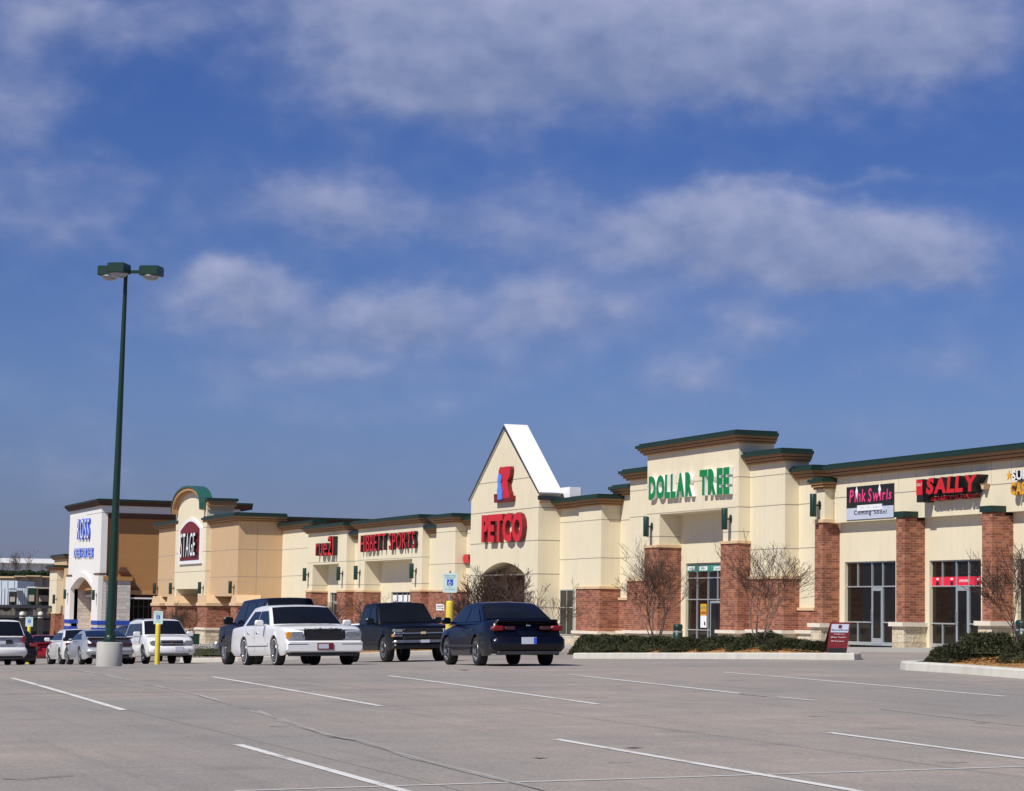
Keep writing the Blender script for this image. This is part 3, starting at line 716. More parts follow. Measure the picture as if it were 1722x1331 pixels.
P_.mb('cornice').box(CI + .02, cb + .05, gy0 - .10, gy0 - .002, zE - .55, zE - .22, 'cap_tan'); P_.mb('gable_edge').box(CI - .10, cb + .10, gy0 - .20, gy0 - .12, zE - .42, zE - .22, 'alu_dark')
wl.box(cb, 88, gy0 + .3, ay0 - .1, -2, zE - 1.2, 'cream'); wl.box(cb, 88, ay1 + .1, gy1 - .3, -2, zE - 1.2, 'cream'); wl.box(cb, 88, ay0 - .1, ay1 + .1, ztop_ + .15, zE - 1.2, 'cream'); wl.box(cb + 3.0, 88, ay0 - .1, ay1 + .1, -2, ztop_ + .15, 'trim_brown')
P_.mb('roof').box(cb + .1, cb + .65, gy0 - .9, gy1 - 2, zE - .5, Z(972, 820, cb + .6), 'roof_white')
# entrance inside the arch
ec = cb + 2.6
P_.mb('entry_lining').box(CI + .12, cb + 2.99, ay1 - .015, ay1 + .1, z0, zs_ + .02, 'trim_dark')  # brown jamb, painted darker for the shade inside the arch
P_.storefront(ec + .2, [886, 906, 926, 946, 966], [975, 1000, 1030, 1072], None, frame='alu_dark')
# left wing
j0, j1, jz = P_.block(734, 766, 41.65, 42.6, (768, 861.5), joints=[(765, 893.7), (765, 948)], brick=(765, 995), pym=900)
P_.block(766, 790, CM, 44, (800, 866), joints=[(786, 897), (786, 950)], brick=(786, 995.5), s1=j0 - .001, s0=gy1 + .001)
P_.block(719, 734, CM + .05, 44, (740, 881), joints=[(730, 902), (730, 949.5)], brick=(730, 995), s0=j1 + .001)
wl.box(43.95, 88, gy1 - .2, j1 + 1, -2.5, jz - 1, 'cream'); wl.box(42.42, 88, h0 + .1, gy0 + .4, -2, hz - 1.0, 'cream')
P_.done((45, gym, zf(gym)))

# --- two smaller red-lettered shops
K = Shop('sports_shop', 'cream shop with two words of dark red lettering over a wide recessed doorway')
CK = 41.9
k0, k1, kz = K.block(602, 710, CK, 44, (712, 863.5), opening=(613.5, 693.5, 940, 42.9), joints=[(709, 937), (709, 981.5)], brick=(709, 995), pym=930)
a1, a0 = S(613.5, CK, 930), S(693.5, CK, 930); zo = Z(693.5, 940, CK); cr = CK + 1.04
zso = Z(660, 996, cr); o1 = S(658, cr, 1000); wl = K.mb('wall')
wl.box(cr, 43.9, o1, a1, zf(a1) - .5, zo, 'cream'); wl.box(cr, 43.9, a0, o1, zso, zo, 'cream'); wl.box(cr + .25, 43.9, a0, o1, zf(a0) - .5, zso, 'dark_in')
K.storefront(cr + .12, [660, 669, 678, 686, 698], [996.5, 1012, 1040, 1073], 2)
ps = MB()
for a, b in ((661, 668), (670, 677), (679, 685), (687, 690)): ps.box(cr + .04, cr + .05, S(b, cr + .05, 1005), S(a, cr + .05, 1005), Z(665, 1012, cr), Z(665, 1001, cr), 'white_sign')
ps.build('window_poster', K.root)
wl.box(43.9, 88, k0 - .2, k1 + .1, -3, kz - .9, 'cream'); K.mb('brick_facing').box(CK + .15, 43.85, k1, S(594, CK), -3, Z(598, 994.5, CK), 'brick')
K.done((45, (k0 + k1) / 2, zf(k0)))
L = Shop('clothes_shop', 'cream shop with short dark red lettering over a small square doorway')
l0, l1, lz = L.block(518, 583, CK, 44, (588, 876.5), opening=(526.5, 570, 948, 42.9), joints=[(583, 944), (583, 983)], brick=(583, 995.5), pym=930)
L.block(583, 602, 42.45, 44, (600, 893), joints=[(598, 944), (598, 983)], brick=(598, 995), s1=l0 - .001, s0=k1 + .001)
a1, a0 = S(526.5, CK, 930), S(570, CK, 930); zo = Z(570, 948, CK); cr = CK + 1.04
zso = Z(556, 997, cr); o1 = S(555, cr, 1000); wl = L.mb('wall')
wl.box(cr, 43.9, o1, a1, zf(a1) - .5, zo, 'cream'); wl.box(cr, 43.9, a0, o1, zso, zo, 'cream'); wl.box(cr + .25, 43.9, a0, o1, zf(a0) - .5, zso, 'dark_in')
L.storefront(cr + .12, [556, 562.5, 569, 575], [997.5, 1012, 1040, 1076], 1)
m1 = L.block(474, 518, 42.42, 43.0, (529, 873.5), joints=[(515, 922), (515, 968)], s0=l1 - .002, pym=920)
wl.box(43.9, 88, l0 - .1, m1[1], -3.5, lz - 1.0, 'cream')
L.done((45, (l0 + l1) / 2, zf(l0)))
wall_light(692, 960.5, CK, 'green cylinder wall light right of the wide doorway under the two dark red words')
wall_light(598, 963.5, CK, 'green cylinder wall light left of the wide doorway under the two dark red words')
wall_light(569, 965, CK, 'green cylinder wall light right of the small doorway under the short dark red lettering')
wall_light(512, 966.5, CK, 'green cylinder wall light left of the small doorway under the short dark red lettering')

# --- the peach shop with the arched centre
T = Shop('arched_front_shop', 'peach stucco shop with a cream round-topped centre tower and a red arched panel')
CN, CO = 39.3, 38.95
n0, n1, nz = T.block(350, 400, CN, 42.6, (398, 860.5), 'peach', opening=(357, 391, 1003, 41), joints=[(399, 924), (399, 969.7)], pym=950, k=1.25, oh=.5)
p1_ = S(266, CN, 950)
T.block(266, 294, CN, 44, (292, 875), 'peach', opening=(272, 289, 1004, 41), joints=[(290, 934.5), (290, 975)], pym=950, k=1.1, oh=.45, s0=S(296, CO, 950))
# centre tower
ty1, ty0 = S(294, CO, 950), S(345.5, CO, 950); oy1, oy0 = S(296.5, CO, 990), S(333, CO, 990); zo = Z(320, 990.5, CO); z0 = zf(ty1) - .6
zs_ = Z(345, 858, CO); za_ = Z(319, 829, CO); cb = CO + 1.9; wl = T.mb('wall')
wl.box(CO, cb, ty0, oy0, z0, zo, 'cream'); wl.box(CO, cb, oy1, ty1, z0, zo, 'cream'); wl.box(CO, cb, ty0, ty1, zo, zs_, 'cream')
tm = (ty0 + ty1) / 2; hw = (ty1 - ty0) / 2 * .86
ap = [(tm + hw * math.cos(math.pi * i / 20), zs_ + (za_ - zs_) * math.sin(math.pi * i / 20) ** .75) for i in range(21)]
wl.prism(ap, 'x', CO, CO + .58, 'cream')
def band(pts, c0, c1, t0, t1, name, mt):
    b = T.mb(name)
    def outer(i, t):
        a, b_ = pts[max(0, i - 1)], pts[min(len(pts) - 1, i + 1)]; d_ = Vector((b_[0] - a[0], b_[1] - a[1])).normalized(); return (pts[i][0] + d_.y * t, pts[i][1] - d_.x * t)
    for i in range(len(pts) - 1): b.prism([outer(i, t0), outer(i + 1, t0), outer(i + 1, t1), outer(i, t1)], 'x', c0, c1, mt)
band(ap, CO - .5, CO + .5, .34, .46, 'coping', 'coping_teal'); band(ap, CO - .42, CO + .45, .10, .34, 'cornice', 'trim_brown'); band(ap, CO - .22, CO + .4, -.02, .10, 'cornice', 'trim_brown')
for a, b in ((ty0, tm - hw - .45), (tm + hw + .45, ty1)):
    a, b = min(a, b), max(a, b)
zt_ = Z(361, 842, CO); T.mb('coping').box(CO - .1, cb + .3, ty0 - .45, tm - hw + .05, zs_ + .65, zs_ + .85, 'coping_green'); T.mb('cornice').box(CO - .0, cb + .2, ty0 - .32, tm - hw + .05, zs_ + .3, zs_ + .65, 'trim_brown')
T.mb('cornice').box(CO - .0, cb + .1, ty0 - .12, tm - hw + .05, zs_, zs_ + .3, 'cap_tan')
for jy in (887, 927.5, 960.5):
    zj = Z(345, jy, CO); wl.box(CO - .004, cb, ty0 - .004, ty1 + .004, zj - .018, zj + .018, 'joint')
# brick piers of the arcade
for (pl, pr, c) in ((258, 272, CN), (283, 297, CO - .1), (335, 351, CO - .1), (391, 401, CN)):
    y1, y0 = S(pl, c, 1040), S(pr, c, 1040); zb_ = Z(pr, 1019, c)
    T.mb('brick_facing').box(c - .15, c + 1.9, y0, y1, zf(y0) - .6, zb_, 'brick'); T.mb('ledge').box(c - .25, c + 1.95, y0 - .12, y1 + .12, zb_, zb_ + .2, 'cap_tan')
    T.mb('stone_plinth').box(c - .25, c + 2.0, y0 - .1, y1 + .1, zf(y0) - .6, zf(y0) + .85, 'stone'); T.mb('plinth_cap').box(c - .34, c + 2.05, y0 - .18, y1 + .18, zf(y0) + .85, zf(y0) + 1.0, 'cap_stone')
    T.mb('ledge').prism([(y0 - .1, zb_ + .2), (y1 + .1, zb_ + .2), (y1 - .35, zb_ + .75), (y0 + .35, zb_ + .75)], 'x', c - .16, c + 1.6, 'cap_tan')
wl.box(42.1, 43, n0 + .4, p1_ - .4, z0, Z(350, 985, CN), 'trim_brown'); T.mb('brick_facing').box(41.9, 42.1, n0 + .5, p1_ - .5, z0, Z(345, 1019, CN) - .3, 'brick')
gl = MB(); gl.box(41.85, 41.9, S(332, 41.9, 1050), S(310, 41.9, 1050), z0, Z(320, 1012, 41.9), 'shop_glass'); gl.build('shop_window', T.root)
wl.box(42.65, 88, n0 + .05, p1_ - .3, -4, nz - 1.2, 'peach'); wl.box(CN + .6, 42.3, n0 + .01, n1 - .1, Z(400, 1000, CN), nz - 1, 'peach')
yj = S(417, 42.3); wl.box(40.6, 40.63, n0 - .004, n0, Z(399, 1003, CN), nz, 'joint')
wl.box(CN + .3, 42.35, n0 - .002, n0 + .3, z0, Z(399, 1003, CN) + .02, 'peach'); T.mb('brick_facing').box(CN + .2, 42.36, n0 - .06, n0 + .32, z0, Z(400, 1017, CN), 'brick')
T.done((45, tm, zf(tm)))
wall_light(387, 988, CN, 'green cylinder wall light on the peach wall right of the round-topped tower')
wall_light(335.5, 989, CO, 'green cylinder wall light right of the doorway in the round-topped tower')
wall_light(286.5, 990, CO, 'green cylinder wall light left of the doorway in the round-topped tower')
wall_light(259.5, 990, CN, 'green cylinder wall light at the far left end of the peach shop')

# --- the white tower shop with the ochre side
Q = Shop('white_tower_shop', 'large white-fronted shop with blue bands at its foot and a long ochre side wall')
CR = 37.5
r1, r0 = S(117, CR, 900), S(170, CR, 900); zt_ = Z(165, 838, CR - .55)
zc = Q.cornice(CR, r0, r1, CR + 13, zt_, 1.35, .55, trim='trim_dark', green=.12)
r1b, r0b = S(112, CR, 1040), S(166, CR, 1040)
oy1, oy0 = S(120.5, CR, 1020), S(157, CR, 1020); zsp = Z(157, 990, CR); zap = Z(139, 971, CR); z0 = zf(r1) - .8; wl = Q.mb('wall'); cb = CR + 2.5
wl.box(CR, CR + .54, r0, oy0, z0, zsp, 'white_stucco'); wl.box(CR, CR + .54, oy1, r1, z0, zsp, 'white_stucco')
arcq = [(oy0 + (oy1 - oy0) * i / 10, zsp + (zap - zsp) * math.sin(math.pi * i / 10)) for i in range(11)]
zmid = Z(165, 960, CR)
for a, b in zip(arcq, arcq[1:]): wl.prism([a, b, (b[0], zmid), (a[0], zmid)], 'x', CR, CR + .54, 'white_stucco')
wl.box(CR, CR + .54, r0, oy0, zsp, zmid, 'white_stucco'); wl.box(CR, CR + .54, oy1, r1, zsp, zmid, 'white_stucco'); zq_ = Z(186, 862, CR + .55); wl.box(CR, CR + .54, r0, r1, zmid, zq_, 'white_stucco'); wl.box(CR, CR + 12, r0, r1, zq_, zc, 'white_stucco')
arcm = Q.mb('arch_moulding')
for a, b in zip(arcq, arcq[1:]): arcm.prism([(a[0], a[1]), (b[0], b[1]), (b[0], b[1] + .42), (a[0], a[1] + .42)], 'x', CR - .18, CR - .001, 'white_stucco')
Q.mb('ledge').box(CR - .12, CR + .5, r0 - .2, oy0 - .2, Z(165, 966.5, CR), Z(165, 964, CR), 'trim_dark'); Q.mb('ledge').box(CR - .12, CR + .5, oy1 + .2, r1 + .2, Z(117, 970, CR), Z(117, 967, CR), 'trim_dark')
pr = Q.mb('stone_facing')
for y0, y1 in ((r0 - .3, oy0 - .005), (oy1, r1 + .3)):
    Q.mb('stone_facing').box(CR - .15, CR + .53, y0, y1 - (.01 if y1 == oy0 else 0), z0, Z(165, 968, CR), 'block_white')
    for za, zb_ in ((Z(165, 1051, CR), Z(165, 1044, CR)), (Z(165, 1064, CR), Z(165, 1056, CR))): Q.mb('blue_band').box(CR - .18, CR + .56, y0 - .03, y1 + .02, za, zb_, 'blue_band')
    Q.mb('stone_facing').box(CR - .17, CR + .2, y0 - .012, y1 + .012, Z(165, 1044, CR), Z(165, 968, CR) - .05, 'white_stucco')
Q.mb('inner_wall').box(CR + 1.7, CR + 1.9, oy0 - 1, oy1 + .5, z0, zap + 1, 'cap_tan'); Q.mb('inner_wall').box(CR + 1.45, CR + 1.7, oy0 - .2, (oy0 + oy1) / 2 - .1, z0, Z(150, 1023, CR), 'brick')
Q.mb('inner_wall').box(CR + .54, CR + 1.7, oy1, oy1 + .5, z0, zap + .6, 'block_white'); Q.mb('inner_wall').box(CR + 1.2, CR + 1.45, oy0 - .1, oy1, Z(150, 1003, CR), Z(150, 1000, CR), 'white_stucco')
# ochre side block and its glazed front
CB = CR + .55; ys_ = r0 + .55
zb_t = Z(186, 859, CB); zc2 = Q.cornice(CB, ys_, ys_ + 6, CR + 25, zb_t, 1.5, .55, trim='trim_dark', green=.10)
wl.box(CB, CR + 25, ys_, r1 - .1, onS(220, 993, ys_).z, zc2, 'ochre'); wl.box(CR + 3.2, CR + 25, ys_ + .4, r1 - .1, z0, onS(220, 993, ys_).z, 'trim_dark')
for jy in (905.5, 935, 982):
    zj = Z(197, jy, CB); wl.box(CB - .003, CR + 25, ys_ - .004, ys_, zj - .02, zj + .02, 'trim_brown')
def onY(px, py): return onS(px, py, ys_)
za, zb_ = onY(220, 1000).z, onY(220, 982).z
wl.box(onY(216, 990).x, CR + 25, ys_ - .5, ys_, za, onY(220, 993).z, 'trim_brown')
Q.mb('ledge').box(onY(216, 990).x, CR + 25, ys_ - .6, ys_ - .02, onY(220, 1007.5).z, onY(220, 1005).z, 'white_stucco')
gg = MB(); gg.box(onY(212, 1000).x, CR + 25, ys_ + .3, ys_ + .35, z0, onY(220, 1008).z, 'shop_glass')
for px in (216, 224, 232, 241, 249, 257, 265, 280): x = onY(px, 1040).x; gg.box(x, x + .08, ys_ + .2, ys_ + .3, z0, onY(220, 1008).z, 'alu_dark')
gg.box(onY(212, 1000).x, CR + 25, ys_ + .21, ys_ + .3, onY(220, 1021).z, onY(220, 1019.5).z, 'alu_dark'); gg.build('shop_window', Q.root)
x0, x1 = onY(193, 1030).x, onY(215, 1030).x
Q.mb('stone_facing').box(x0 - .5, x1, ys_ - .8, ys_, z0, onY(200, 977).z, 'block_white'); Q.mb('stone_facing').box(CB - .3, x0, ys_ - .8, ys_, z0, onY(200, 977).z, 'block_white')
Q.mb('ledge').box(CB - .3, x1 + .15, ys_ - .95, ys_, onY(200, 977).z, onY(200, 970).z, 'ochre')
for a, b in ((1051.5, 1044), (1064, 1056.5)): Q.mb('blue_band').box(CB - .33, x1 + .02, ys_ - .84, ys_, onY(200, a).z, onY(200, b).z, 'blue_band')
wl.box(CR + 13, CR + 60, ys_ + .5, r1 + 20, -5, zb_t - 1.3, 'ochre')
lt = MB(); q = onS(206, 958, ys_); lt.prism([(q.x - .28, q.z + .18), (q.x + .28, q.z + .18), (q.x + .4, q.z - .22), (q.x - .4, q.z - .22)], 'y', ys_ - .4, ys_, 'trim_dark'); lt.build('flood_lamp', Q.root)
Q.done((CR + 5, r0, zf(r0)))
wall_light(157, 1001, CR - .17, 'green cylinder wall light right of the arched doorway on the white tower')
wall_light(109, 999.5, CR - .17, 'green cylinder wall light left of the arched doorway on the white tower')
# --- the last shop beyond the white tower
V_ = Shop('far_tan_shop', 'small tan shop end with a brick foot, left of the white tower')
V_.block(86, 96, 37.4, 44, (104, 949), 'cream', joints=[(96, 976)], brick=(96, 1033), stone=False, s0=S(96, 37.4, 960))
V_.P[('wall', 99)] = V_.P.pop('wall')
V_.block(93, 112, 40.5, 46, (112, 931), 'peach', s0=S(112, 40.5, 950))
V_.mb('wall').box(38, 44, r1 + .2, S(96, 37.4, 960), -5, Z(98, 957, 38), 'peach'); V_.mb('brick_facing').box(37.9, 44, r1 + .2, S(96, 37.4), -5, Z(98, 1034, 38), 'brick')
V_.done((38, S(90, 37.4), zf(250)))
wall_light(90.5, 1008, 37.4, 'green cylinder wall light on the small tan shop end beyond the white tower')
# ------------------------------------------------------------------ shop signs
def sign_letters(name, label, text, c, L_, R_, depth, face, side, bold=.02, gap=.12, slant=0, letter='letter'):
    """L_ / R_ = (px, py bottom, py top) of the word's ends on the plane X = c (wall)"""
    t_ = thing(name, label, 'sign')
    cf = c - depth
    pl, pr = onC(L_[0], L_[1], cf), onC(R_[0], R_[1], cf)
    letters(text, pl.y, pr.y, pl.z, onC(L_[0], L_[2], cf).z, pr.z, onC(R_[0], R_[2], cf).z, c - .012, depth, face, side, t_, bold, gap, slant, letter)
    at_base(t_, (c, (pl.y + pr.y) / 2, pl.z)); return t_
def put_text(root, name, text, c, L_, R_, face, depth=.006, bold=.01, gap=.12, slant=0, mb=None):
    pl, pr = onC(L_[0], L_[1], c), onC(R_[0], R_[1], c); m = mb or MB()
    letters(text, pl.y, pr.y, pl.z, onC(L_[0], L_[2], c).z, pr.z, onC(R_[0], R_[2], c).z, c, depth, face, face, None, bold, gap, slant, mb=m)
    return m if mb else m.build(name, root)
def slab(m, c0, c1, TL, BR, mt, c=None):
    a = onC(TL[0], TL[1], c or c0); b = onC(BR[0], BR[1], c or c0)
    m.box(c0, c1, b.y, a.y, b.z, a.z, mt); return a, b
t_ = sign_letters('shop_sign', 'green and white raised letters reading DOLLAR TREE on the tallest cream front', 'DOLLAR', CE, (1091, 842, 801.5), (1164.5, 835.5, 793), .16, 'green_sign', 'white_sign', .065, .05)
pl, pr = onC(1175, 834, CE - .2), onC(1225.3, 831, CE - .2)
cur = t_.location.copy(); t2 = thing('tmp', '', '')
letters('TREE', pl.y, pr.y, pl.z, onC(1175, 791, CE - .2).z, pr.z, onC(1225.3, 785.5, CE - .2).z, CE - .012, .16, 'green_sign', 'white_sign', t2, .065, .05)
for ch in list(t2.children): ch.parent = t_; ch.location = -cur
bpy.data.objects.remove(t2)
sign_letters('shop_sign', 'thick rounded red letters reading PETCO on the gabled cream front', 'PETCO', CI, (809.5, 913.5, 866.5), (878.5, 911.5, 861), .24, 'red_sign', 'deep_red', .05, .0)
# the pet emblem: a red seated dog behind a blue seated cat on a red base
E_ = thing('pet_emblem', 'red and blue raised emblem of a seated dog and cat high on the gable', 'sign')
def emb(name, pts, c0, c1, face, side):
    q = [(onC(x, y, c0).y, onC(x, y, c0).z) for x, y in pts]; m = MB(); m.prism(q, 'x', c0, c1, side)
    m.prism(q, 'x', c0 - .006, c0, face); m.build(name, E_)
emb('dog', [(841, 785.5), (845, 788), (849, 785), (857, 784.5), (858, 790), (857, 800), (855, 805), (853, 809), (853.5, 816), (854.5, 824), (856.5, 829), (857, 837), (843, 839), (840.5, 826), (840, 812), (838.5, 800), (838.5, 792)], CI - .22, CI - .01, 'red_sign', 'deep_red')
emb('cat', [(838.5, 796), (840, 798.5), (842.5, 797.5), (843, 806), (841.5, 812), (842.5, 818), (844, 826), (844, 840), (836.5, 841), (836.5, 833), (835.5, 826), (837, 818), (836.5, 810), (837, 803)], CI - .27, CI - .22, 'sky_blue', 'blue_sign')
emb('base', [(830.5, 831.5), (836.5, 831), (836.5, 836), (855, 834.5), (860.5, 833.5), (860.5, 841), (858, 843.5), (831, 846)], CI - .21, CI - .01, 'deep_red', 'deep_red')
at_base(E_, onC(845, 846, CI))
m = MB(); pl, pr = onC(784.5, 948, CM), onC(795, 947, CM)
letters('a', pl.y, pr.y, pl.z, onC(784.5, 933, CM).z, pr.z, onC(795, 932, CM).z, CM - .01, .2, 'red_sign', 'deep_red', mb=m, bold=.05)
tag(m.build('wall_sign', None, (CM, pl.y, pl.z)), 'small red raised sign on the cream wall tucked left of the gabled front', 'sign')
t_ = sign_letters('shop_sign', 'two dark red raised words reading HIBBETT SPORTS under the green coping', 'HIBBETT', CK, (606, 929, 901), (648, 925, 897), .22, 'red_sign', 'black', .0, .13)
cur = t_.location.copy(); t2 = thing('tmp', '', ''); pl, pr = onC(652, 925.5, CK - .28), onC(695.5, 922, CK - .28)
letters('SPORTS', pl.y, pr.y, pl.z, onC(652, 897, CK - .28).z, pr.z, onC(695.5, 893, CK - .28).z, CK - .012, .22, 'red_sign', 'black', t2, .0, .13)
for ch in list(t2.children): ch.parent = t_; ch.location = -cur
bpy.data.objects.remove(t2)
sign_letters('shop_sign', 'short dark red raised lettering reading rue21 above the small doorway', 'rue21', CK, (530.5, 935.5, 903.5), (560, 934.5, 901.5), .30, 'red_sign', 'black', .0, .10)
# arched red panel
pn = thing('arched_sign', 'red arched panel in a white frame reading STAGE on the round-topped tower', 'sign')
def archpoly(x0, x1, yb, ysh, yt, c, n=10):
    b0, b1 = onC(x0, yb, c), onC(x1, yb - (2 if x1 - x0 > 30 else 1.5), c); s0_ = onC(x0, ysh, c).z; top = onC((x0 + x1) / 2, yt, c).z
    return [(b1.y, b1.z), (b0.y, b1.z)] + [(b0.y + (b1.y - b0.y) * i / n, s0_ + (top - s0_) * math.sin(math.pi * i / n)) for i in range(n + 1)]
m = MB(); m.prism(archpoly(300.3, 337.5, 949.5, 893, 872, CO - .1), 'x', CO - .14, CO - .001, 'white_sign'); m.build('frame', pn)
m = MB(); m.prism(archpoly(302.5, 334.5, 943.5, 893.5, 877.5, CO - .14), 'x', CO - .16, CO - .14, 'deep_red'); m.build('panel', pn)
pl, pr = onC(302.3, 939, CO - .36), onC(327, 934.5, CO - .36)
letters('STAGE', pl.y, pr.y, pl.z, onC(302.3, 898, CO - .36).z, pr.z, onC(327, 896, CO - .36).z, CO - .16, .20, 'white_sign', 'black', pn, .0, .14)
at_base(pn, onC(318, 950, CO))
# white tower lettering: blue letters, sun glare painted on as white faces
rs = thing('shop_sign', 'blue letters with painted white glare reading ROSS over a smaller line on the white tower', 'sign')
def two(text, Lp, Rp, d, b1, b2, gap):
    pl, pr = onC(Lp[0], Lp[1], CR - d), onC(Rp[0], Rp[1], CR - d); zt0, zt1 = onC(Lp[0], Lp[2], CR - d).z, onC(Rp[0], Rp[2], CR - d).z
    letters(text, pl.y, pr.y, pl.z, zt0, pr.z, zt1, CR - .01, d, 'blue_sign', 'blue_sign', rs, b1, gap)
    letters(text, pl.y, pr.y, pl.z + .05, zt0 - .05, pr.z + .05, zt1 - .05, CR - d - .004, .01, 'white_sign', 'white_sign', rs, b2, gap + .06, name='letter_glare')
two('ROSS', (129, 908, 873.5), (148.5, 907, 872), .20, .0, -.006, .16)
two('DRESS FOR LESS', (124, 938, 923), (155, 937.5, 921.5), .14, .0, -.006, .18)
at_base(rs, onC(140, 938, CR))
# black, pink and grey banner
bn = thing('banner', 'black and pale grey vinyl banner for a shop called Pink Swirls', 'banner'); c = cF - .03
m = MB(); a, b = slab(m, c, cF - .002, (1423.6, 820), (1502.9, 870.5), 'black'); zmid_ = (onC(1424, 855.4, c).z + onC(1503, 850.1, c).z) / 2; m.build('panel', bn)
m = MB(); m.box(c - .006, c - .001, b.y + .01, a.y - .01, b.z + .01, zmid_, 'banner_grey'); m.build('lower_panel', bn)
m = MB(); slab(m, c - .04, c - .007, (1443, 850.5), (1484, 857), 'white_sign', c); m.build('white_strip', bn)
put_text(bn, 'lettering', 'Pink', c - .008, (1428.5, 846, 824.5), (1456, 843.5, 822.5), 'pink', .004, .02, .14, .12)
put_text(bn, 'lettering', 'Swirls', c - .008, (1459.5, 845, 821), (1499, 839.5, 822), 'pink', .004, .02, .14, .12)
put_text(bn, 'lettering', 'Coming Soon!', c - .009, (1436, 868.5, 859), (1491, 866, 857), 'black', .003, .015, .12)
put_text(bn, 'lettering', 'low  fat  yogurt', c - .042, (1447, 855.8, 852.3), (1481, 853.8, 850.3), 'banner_grey', .003, .01, .2)
for px, py in ((1440.5, 830.5), (1479, 826)):
    p = onC(px, py, c - .02); m = MB(); m.lathe([(.0, -.22), (.05, -.05), (.09, .02), (.10, .08), (.07, .13), (.05, .17), (.03, .22), (0, .27)], 'white_sign', 8, tuple(p))
    for i, v in enumerate(m.v): m.v[i] = (p.x + (v[0] - p.x) * .12, v[1], v[2])
    m.build('cone_picture', bn)
at_base(bn, onC(1463, 872, cF))
# beauty shop sign
sa = thing('shop_sign', 'slanted red channel letters reading SALLY BEAUTY SUPPLY on a black box end', 'sign'); c = cF - .45
m = MB(); a, b = slab(m, c, cF - .002, (1541.5, 807), (1552, 844.5), 'black'); m.build('box', sa)
m = MB(); a2, b2 = slab(m, c - .02, c - .001, (1541.6, 808), (1551.5, 832.5), 'red_sign', c); m.build('red_panel', sa)
put_text(sa, 'small_lettering', 'SALLY', c - .022, (1542, 818, 813), (1550.5, 817.5, 812.5), 'white_sign', .003, .01)
pl, pr = onC(1557, 832, c), onC(1641, 826.5, c)
letters('SALLY', pl.y, pr.y, pl.z, onC(1557, 804.5, c).z, pr.z, onC(1641, 797.5, c).z, cF - .012, .44, 'red_sign', 'black', sa, .05, .04, .10)
pl, pr = onC(1566, 842.5, c + .15), onC(1638, 837, c + .15)
letters('BEAUTY SUPPLY', pl.y, pr.y, pl.z, onC(1566, 836, c + .15).z, pr.z, onC(1638, 830.5, c + .15).z, cF - .012, .29, 'red_sign', 'deep_red', sa, .01, .08)
m = MB(); p1, p2 = onC(1556, 833.5, c + .2), onC(1641, 828, c + .2); m.box(cF - .25, cF - .05, p2.y, p1.y, p1.z - .03, p1.z + .03, 'black'); m.build('raceway', sa)
at_base(sa, onC(1590, 845, cF))
# payday shop sign, cut by the frame
pd = thing('shop_sign', 'white and black upper line over yellow CASH letters at the right edge', 'sign'); c = cF - .28
pl, pr = onC(1701, 808, c), onC(1744, 804.5, c)
letters('SUPER', pl.y, pr.y, pl.z, onC(1701, 792, c).z, pr.z, onC(1744, 789, c).z, cF - .01, .26, 'white_sign', 'black', pd, .03, .06)
pl, pr = onC(1698.5, 833.5, c), onC(1732, 831, c)
letters('CASH', pl.y, pr.y, pl.z, onC(1698.5, 812.5, c).z, pr.z, onC(1732, 809.5, c).z, cF - .01, .26, 'yellow_sign', 'trim_brown', pd, .03, .06)
st = MB(); p = onC(1697, 800, c - .02); q = [(p.y + (.17 if i % 2 == 0 else .07) * math.cos(math.pi * i / 5 + 1.57), p.z + (.17 if i % 2 == 0 else .07) * math.sin(math.pi * i / 5 + 1.57)) for i in range(10)]
st.prism(q, 'x', c - .03, c, 'yellow_sign'); st.build('star', pd)
at_base(pd, onC(1720, 835, cF))
# small floodlight under the coping
fl = MB(); p = onC(1653, 818, cF - .2); fl.prism([(p.y - .12, p.z + .06), (p.y + .12, p.z + .06), (p.y + .05, p.z - .10), (p.y - .05, p.z - .10)], 'x', cF - .22, cF - .02, 'cap_tan'); fl.box(cF - .24, cF - .02, p.y - .13, p.y + .13, p.z + .06, p.z + .08, 'trim_brown')
tag(fl.build('flood_light', None, (cF, p.y, p.z)), 'small tan floodlight on the cream wall just right of the slanted red sign', 'wall light')
# red banner inside the beauty shop's upper panes
rb = thing('window_banner', 'bright red banner strip across the upper panes below the slanted red sign', 'banner'); c = cW + .12 - .015
m = MB(); slab(m, c, c + .006, (1565.5, 971), (1652, 985), 'banner_red'); m.build('panel', rb)
for px in (1576.5, 1600.5, 1645):
    m = MB(); slab(m, c - .004, c, (px - 2.2, 978), (px + 2.2, 984.5), 'black'); m.build('figure', rb); m = MB(); slab(m, c - .004, c, (px - 2, 972.5), (px + 2, 975.5), 'white_sign'); m.build('mark', rb)
put_text(rb, 'lettering', 'OPENING', c - .006, (1613, 979.5, 975), (1630, 979, 974.5), 'white_sign', .003, .02)
at_base(rb, onC(1610, 985, cW))
